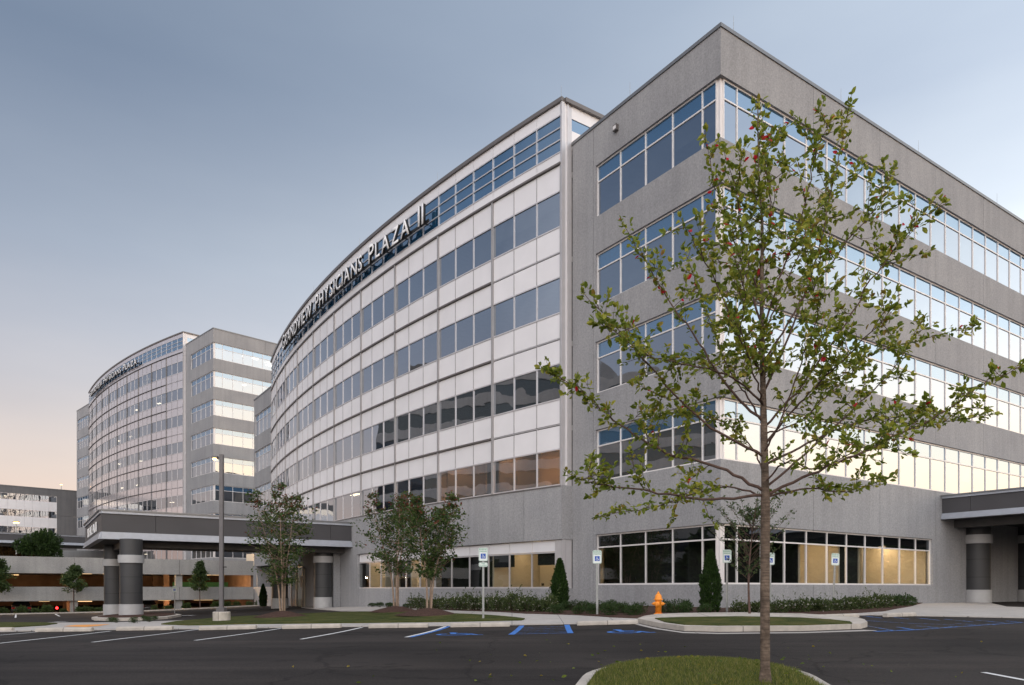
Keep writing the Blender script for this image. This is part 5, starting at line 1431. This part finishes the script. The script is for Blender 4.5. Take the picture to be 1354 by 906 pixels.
conifer('narrow dark green cone shaped evergreen at the step between curved wall and corner block', 740, 806, 741, 20, 1)
conifer('wide dark green cone shaped evergreen at the sharp near corner of the building', 939.5, 810, 730, 25, 2)
conifer('small distant cone shaped evergreen seen under the left canopy', 348, 802.4, 773, 9, 3)

# wood lines out of the picture that the glass mirrors
def woods(name, x0, y0, x1, y1, n, h0, h1, seed):
    rn = random.Random(seed); L = []
    for k in range(n):
        f = (k + rn.random()) / n; x = x0 + (x1 - x0) * f + rn.gauss(0, 3); y = y0 + (y1 - y0) * f + rn.gauss(0, 3); h = rn.uniform(h0, h1)
        z = T(x, y)
        for _ in range(900):
            fz = rn.random(); env = math.sin(min(1, fz + .15) * PI) * .9 + .15
            a = rn.uniform(0, 2 * PI); rr = h * .33 * env * rn.uniform(.5, 1.05)
            L.append((Vector((x + math.cos(a) * rr, y + math.sin(a) * rr, z + h * (fz * .95 + .02))), Vector((rn.gauss(0, 1), rn.gauss(0, 1), rn.gauss(0, 1))), rn.random()))
    random.seed(seed); o = leaves_mesh(name, L, 1.7, M['leaf_d'], None, (0, 0, 0)); o['kind'] = 'stuff'
woods('woods', 88, 70, 62, -25, 40, 7, 11, 1)
woods('woods', 120, 95, 90, 60, 8, 8, 12, 4)
woods('woods', -84, 62, -78, -30, 18, 8, 12, 2)
woods('woods', -60, -35, 50, -40, 14, 7, 11, 3)

# ------------------------------------------------------------------ light and sky
def canopy_lamp():
    p = W(322, 735.5, 84)
    l = bpy.data.lights.new('wall_lamp', 'SPOT'); l.energy = 0
def add_area(p, e, col, size, rot=(0, 0, 0)):
    l = bpy.data.lights.new('canopy_downlight', 'AREA'); l.energy = e; l.color = col; l.size = size
    o = bpy.data.objects.new('canopy_downlight', l); COL.objects.link(o); o.location = p; o.rotation_euler = rot
pw = W(323, 740, 85)
bm = BM(); wbox(bm, pw.x - 1.6, pw.x + .9, 90, 90.3, pw.z - .6, pw.z + .9)
wb = tag(obj('stair_wall', bm, M['room'], None, loc=(pw.x, 90, pw.z - .6)), 'warmly lit bit of pale wall on the deck seen under the left canopy', 'wall')
l = bpy.data.lights.new('wall_lamp', 'POINT'); l.energy = 60; l.color = (1, .6, .28); l.shadow_soft_size = .1
o = bpy.data.objects.new('wall_lamp', l); COL.objects.link(o); o.location = (pw.x + .5, 89.2, pw.z + .8)

world = bpy.data.worlds.new('World'); SC.world = world; world.use_nodes = True
nt = world.node_tree; nt.nodes.clear(); L = nt.links.new
out = nt.nodes.new('ShaderNodeOutputWorld')
tc = nt.nodes.new('ShaderNodeTexCoord')
sep = nt.nodes.new('ShaderNodeSeparateXYZ'); L(tc.outputs['Generated'], sep.inputs[0])
def mth(op, a, b=None):
    n = nt.nodes.new('ShaderNodeMath'); n.operation = op
    for i, v in enumerate((a, b)):
        if v is None: continue
        if isinstance(v, (int, float)): n.inputs[i].default_value = v
        else: L(v, n.inputs[i])
    return n.outputs[0]
wx, wy = .97, -.24
hl = mth('MAXIMUM', mth('SQRT', mth('ADD', mth('MULTIPLY', sep.outputs[0], sep.outputs[0]), mth('MULTIPLY', sep.outputs[1], sep.outputs[1]))), .15)
az = mth('DIVIDE', mth('ADD', mth('MULTIPLY', sep.outputs[0], wx), mth('MULTIPLY', sep.outputs[1], wy)), hl)
fa = mth('POWER', mth('MAXIMUM', mth('ADD', mth('MULTIPLY', az, .5), .5), 0), 1.3)
# extra sky glow added behind the camera to brighten the walls facing it
bk = mth('MULTIPLY', mth('POWER', mth('MAXIMUM', mth('DIVIDE', mth('SUBTRACT', mth('MULTIPLY', mth('ADD', mth('MULTIPLY', sep.outputs[1], .93), mth('MULTIPLY', sep.outputs[0], .30)), -1), .18), .82), 0), 1.0), 1.45)
el = mth('MAXIMUM', sep.outputs[2], 0)
cool = ramp(nt, el, [(0, (.74, .50, .43)), (.06, (.70, .53, .48)), (.14, (.57, .495, .495)), (.24, (.40, .405, .475)), (.38, (.265, .315, .415)), (.55, (.125, .175, .27)), (.66, (.15, .20, .29)), (.85, (.7, .72, .78)), (1, (.9, .9, .95))])
west = ramp(nt, el, [(0, (2.0, 1.3, .85)), (.05, (2.6, 1.75, 1.05)), (.13, (2.8, 2.2, 1.55)), (.2, (2.5, 2.2, 1.8)), (.3, (1.95, 1.98, 1.95)), (.4, (1.22, 1.32, 1.4)), (.52, (.84, .95, 1.1)), (.64, (.72, .84, 1.0)), (.85, (.9, .92, .98)), (1, (.9, .9, .95))])
mx = nt.nodes.new('ShaderNodeMix'); mx.data_type = 'RGBA'; L(fa, mx.inputs[0]); L(cool.outputs[0], mx.inputs[6]); L(west.outputs[0], mx.inputs[7])
# faint high cloud
mp = nt.nodes.new('ShaderNodeMapping'); mp.inputs['Scale'].default_value = (1.2, 1.2, 4); L(tc.outputs['Generated'], mp.inputs[0])
cn = nt.nodes.new('ShaderNodeTexNoise'); cn.inputs['Scale'].default_value = 1.6; cn.inputs['Detail'].default_value = 5; L(mp.outputs[0], cn.inputs['Vector'])
cr = ramp(nt, cn.outputs['Fac'], [(.35, (.93, .935, .955)), (.7, (1.08, 1.06, 1.04))])
m2 = nt.nodes.new('ShaderNodeMix'); m2.data_type = 'RGBA'; m2.blend_type = 'MULTIPLY'; m2.inputs[0].default_value = 1
L(mx.outputs[2], m2.inputs[6]); L(cr.outputs[0], m2.inputs[7])
bg = nt.nodes.new('ShaderNodeBackground'); m3 = nt.nodes.new('ShaderNodeMix'); m3.data_type = 'RGBA'; m3.blend_type = 'ADD'; m3.inputs[0].default_value = 1
cb = nt.nodes.new('ShaderNodeCombineXYZ'); L(bk, cb.inputs[0]); L(mth('MULTIPLY', bk, .97), cb.inputs[1]); L(mth('MULTIPLY', bk, .97), cb.inputs[2])
L(m2.outputs[2], m3.inputs[6]); L(cb.outputs[0], m3.inputs[7]); L(m3.outputs[2], bg.inputs[0]); bg.inputs[1].default_value = .91
sky = nt.nodes.new('ShaderNodeTexSky'); sky.sky_type = 'NISHITA'; sky.sun_disc = False; sky.sun_elevation = R(3); sky.sun_rotation = R(120); sky.air_density = 1.2
bg2 = nt.nodes.new('ShaderNodeBackground'); L(sky.outputs[0], bg2.inputs[0]); bg2.inputs[1].default_value = .02
ad = nt.nodes.new('ShaderNodeAddShader'); L(bg.outputs[0], ad.inputs[0]); L(bg2.outputs[0], ad.inputs[1]); L(ad.outputs[0], out.inputs[0])

sl = bpy.data.lights.new('sun', 'SUN'); sl.energy = .28; sl.angle = R(25); sl.color = (1, .86, .74)
so = bpy.data.objects.new('sun', sl); COL.objects.link(so)
sdir = Vector((-.35, -.9, .45)).normalized(); so.rotation_euler = sdir.to_track_quat('Z', 'Y').to_euler(); so.location = (30, -20, 30)

cam = bpy.data.cameras.new('camera'); co = bpy.data.objects.new('camera', cam); COL.objects.link(co)
co.location = (0, 0, CAMZ); co.rotation_euler = (R(90), 0, 0)
cam.sensor_width = 36; cam.lens = 36 * FPX / 1354
cam.shift_x = 0; cam.shift_y = (HZ - 453) / 1354
cam.clip_end = 6000; cam.clip_start = .05
SC.camera = co
SC.view_settings.view_transform = 'Standard'; SC.view_settings.look = 'None'; SC.view_settings.gamma = 1; SC.view_settings.exposure = .22
SC.cycles.max_bounces = 8; SC.cycles.transparent_max_bounces = 24
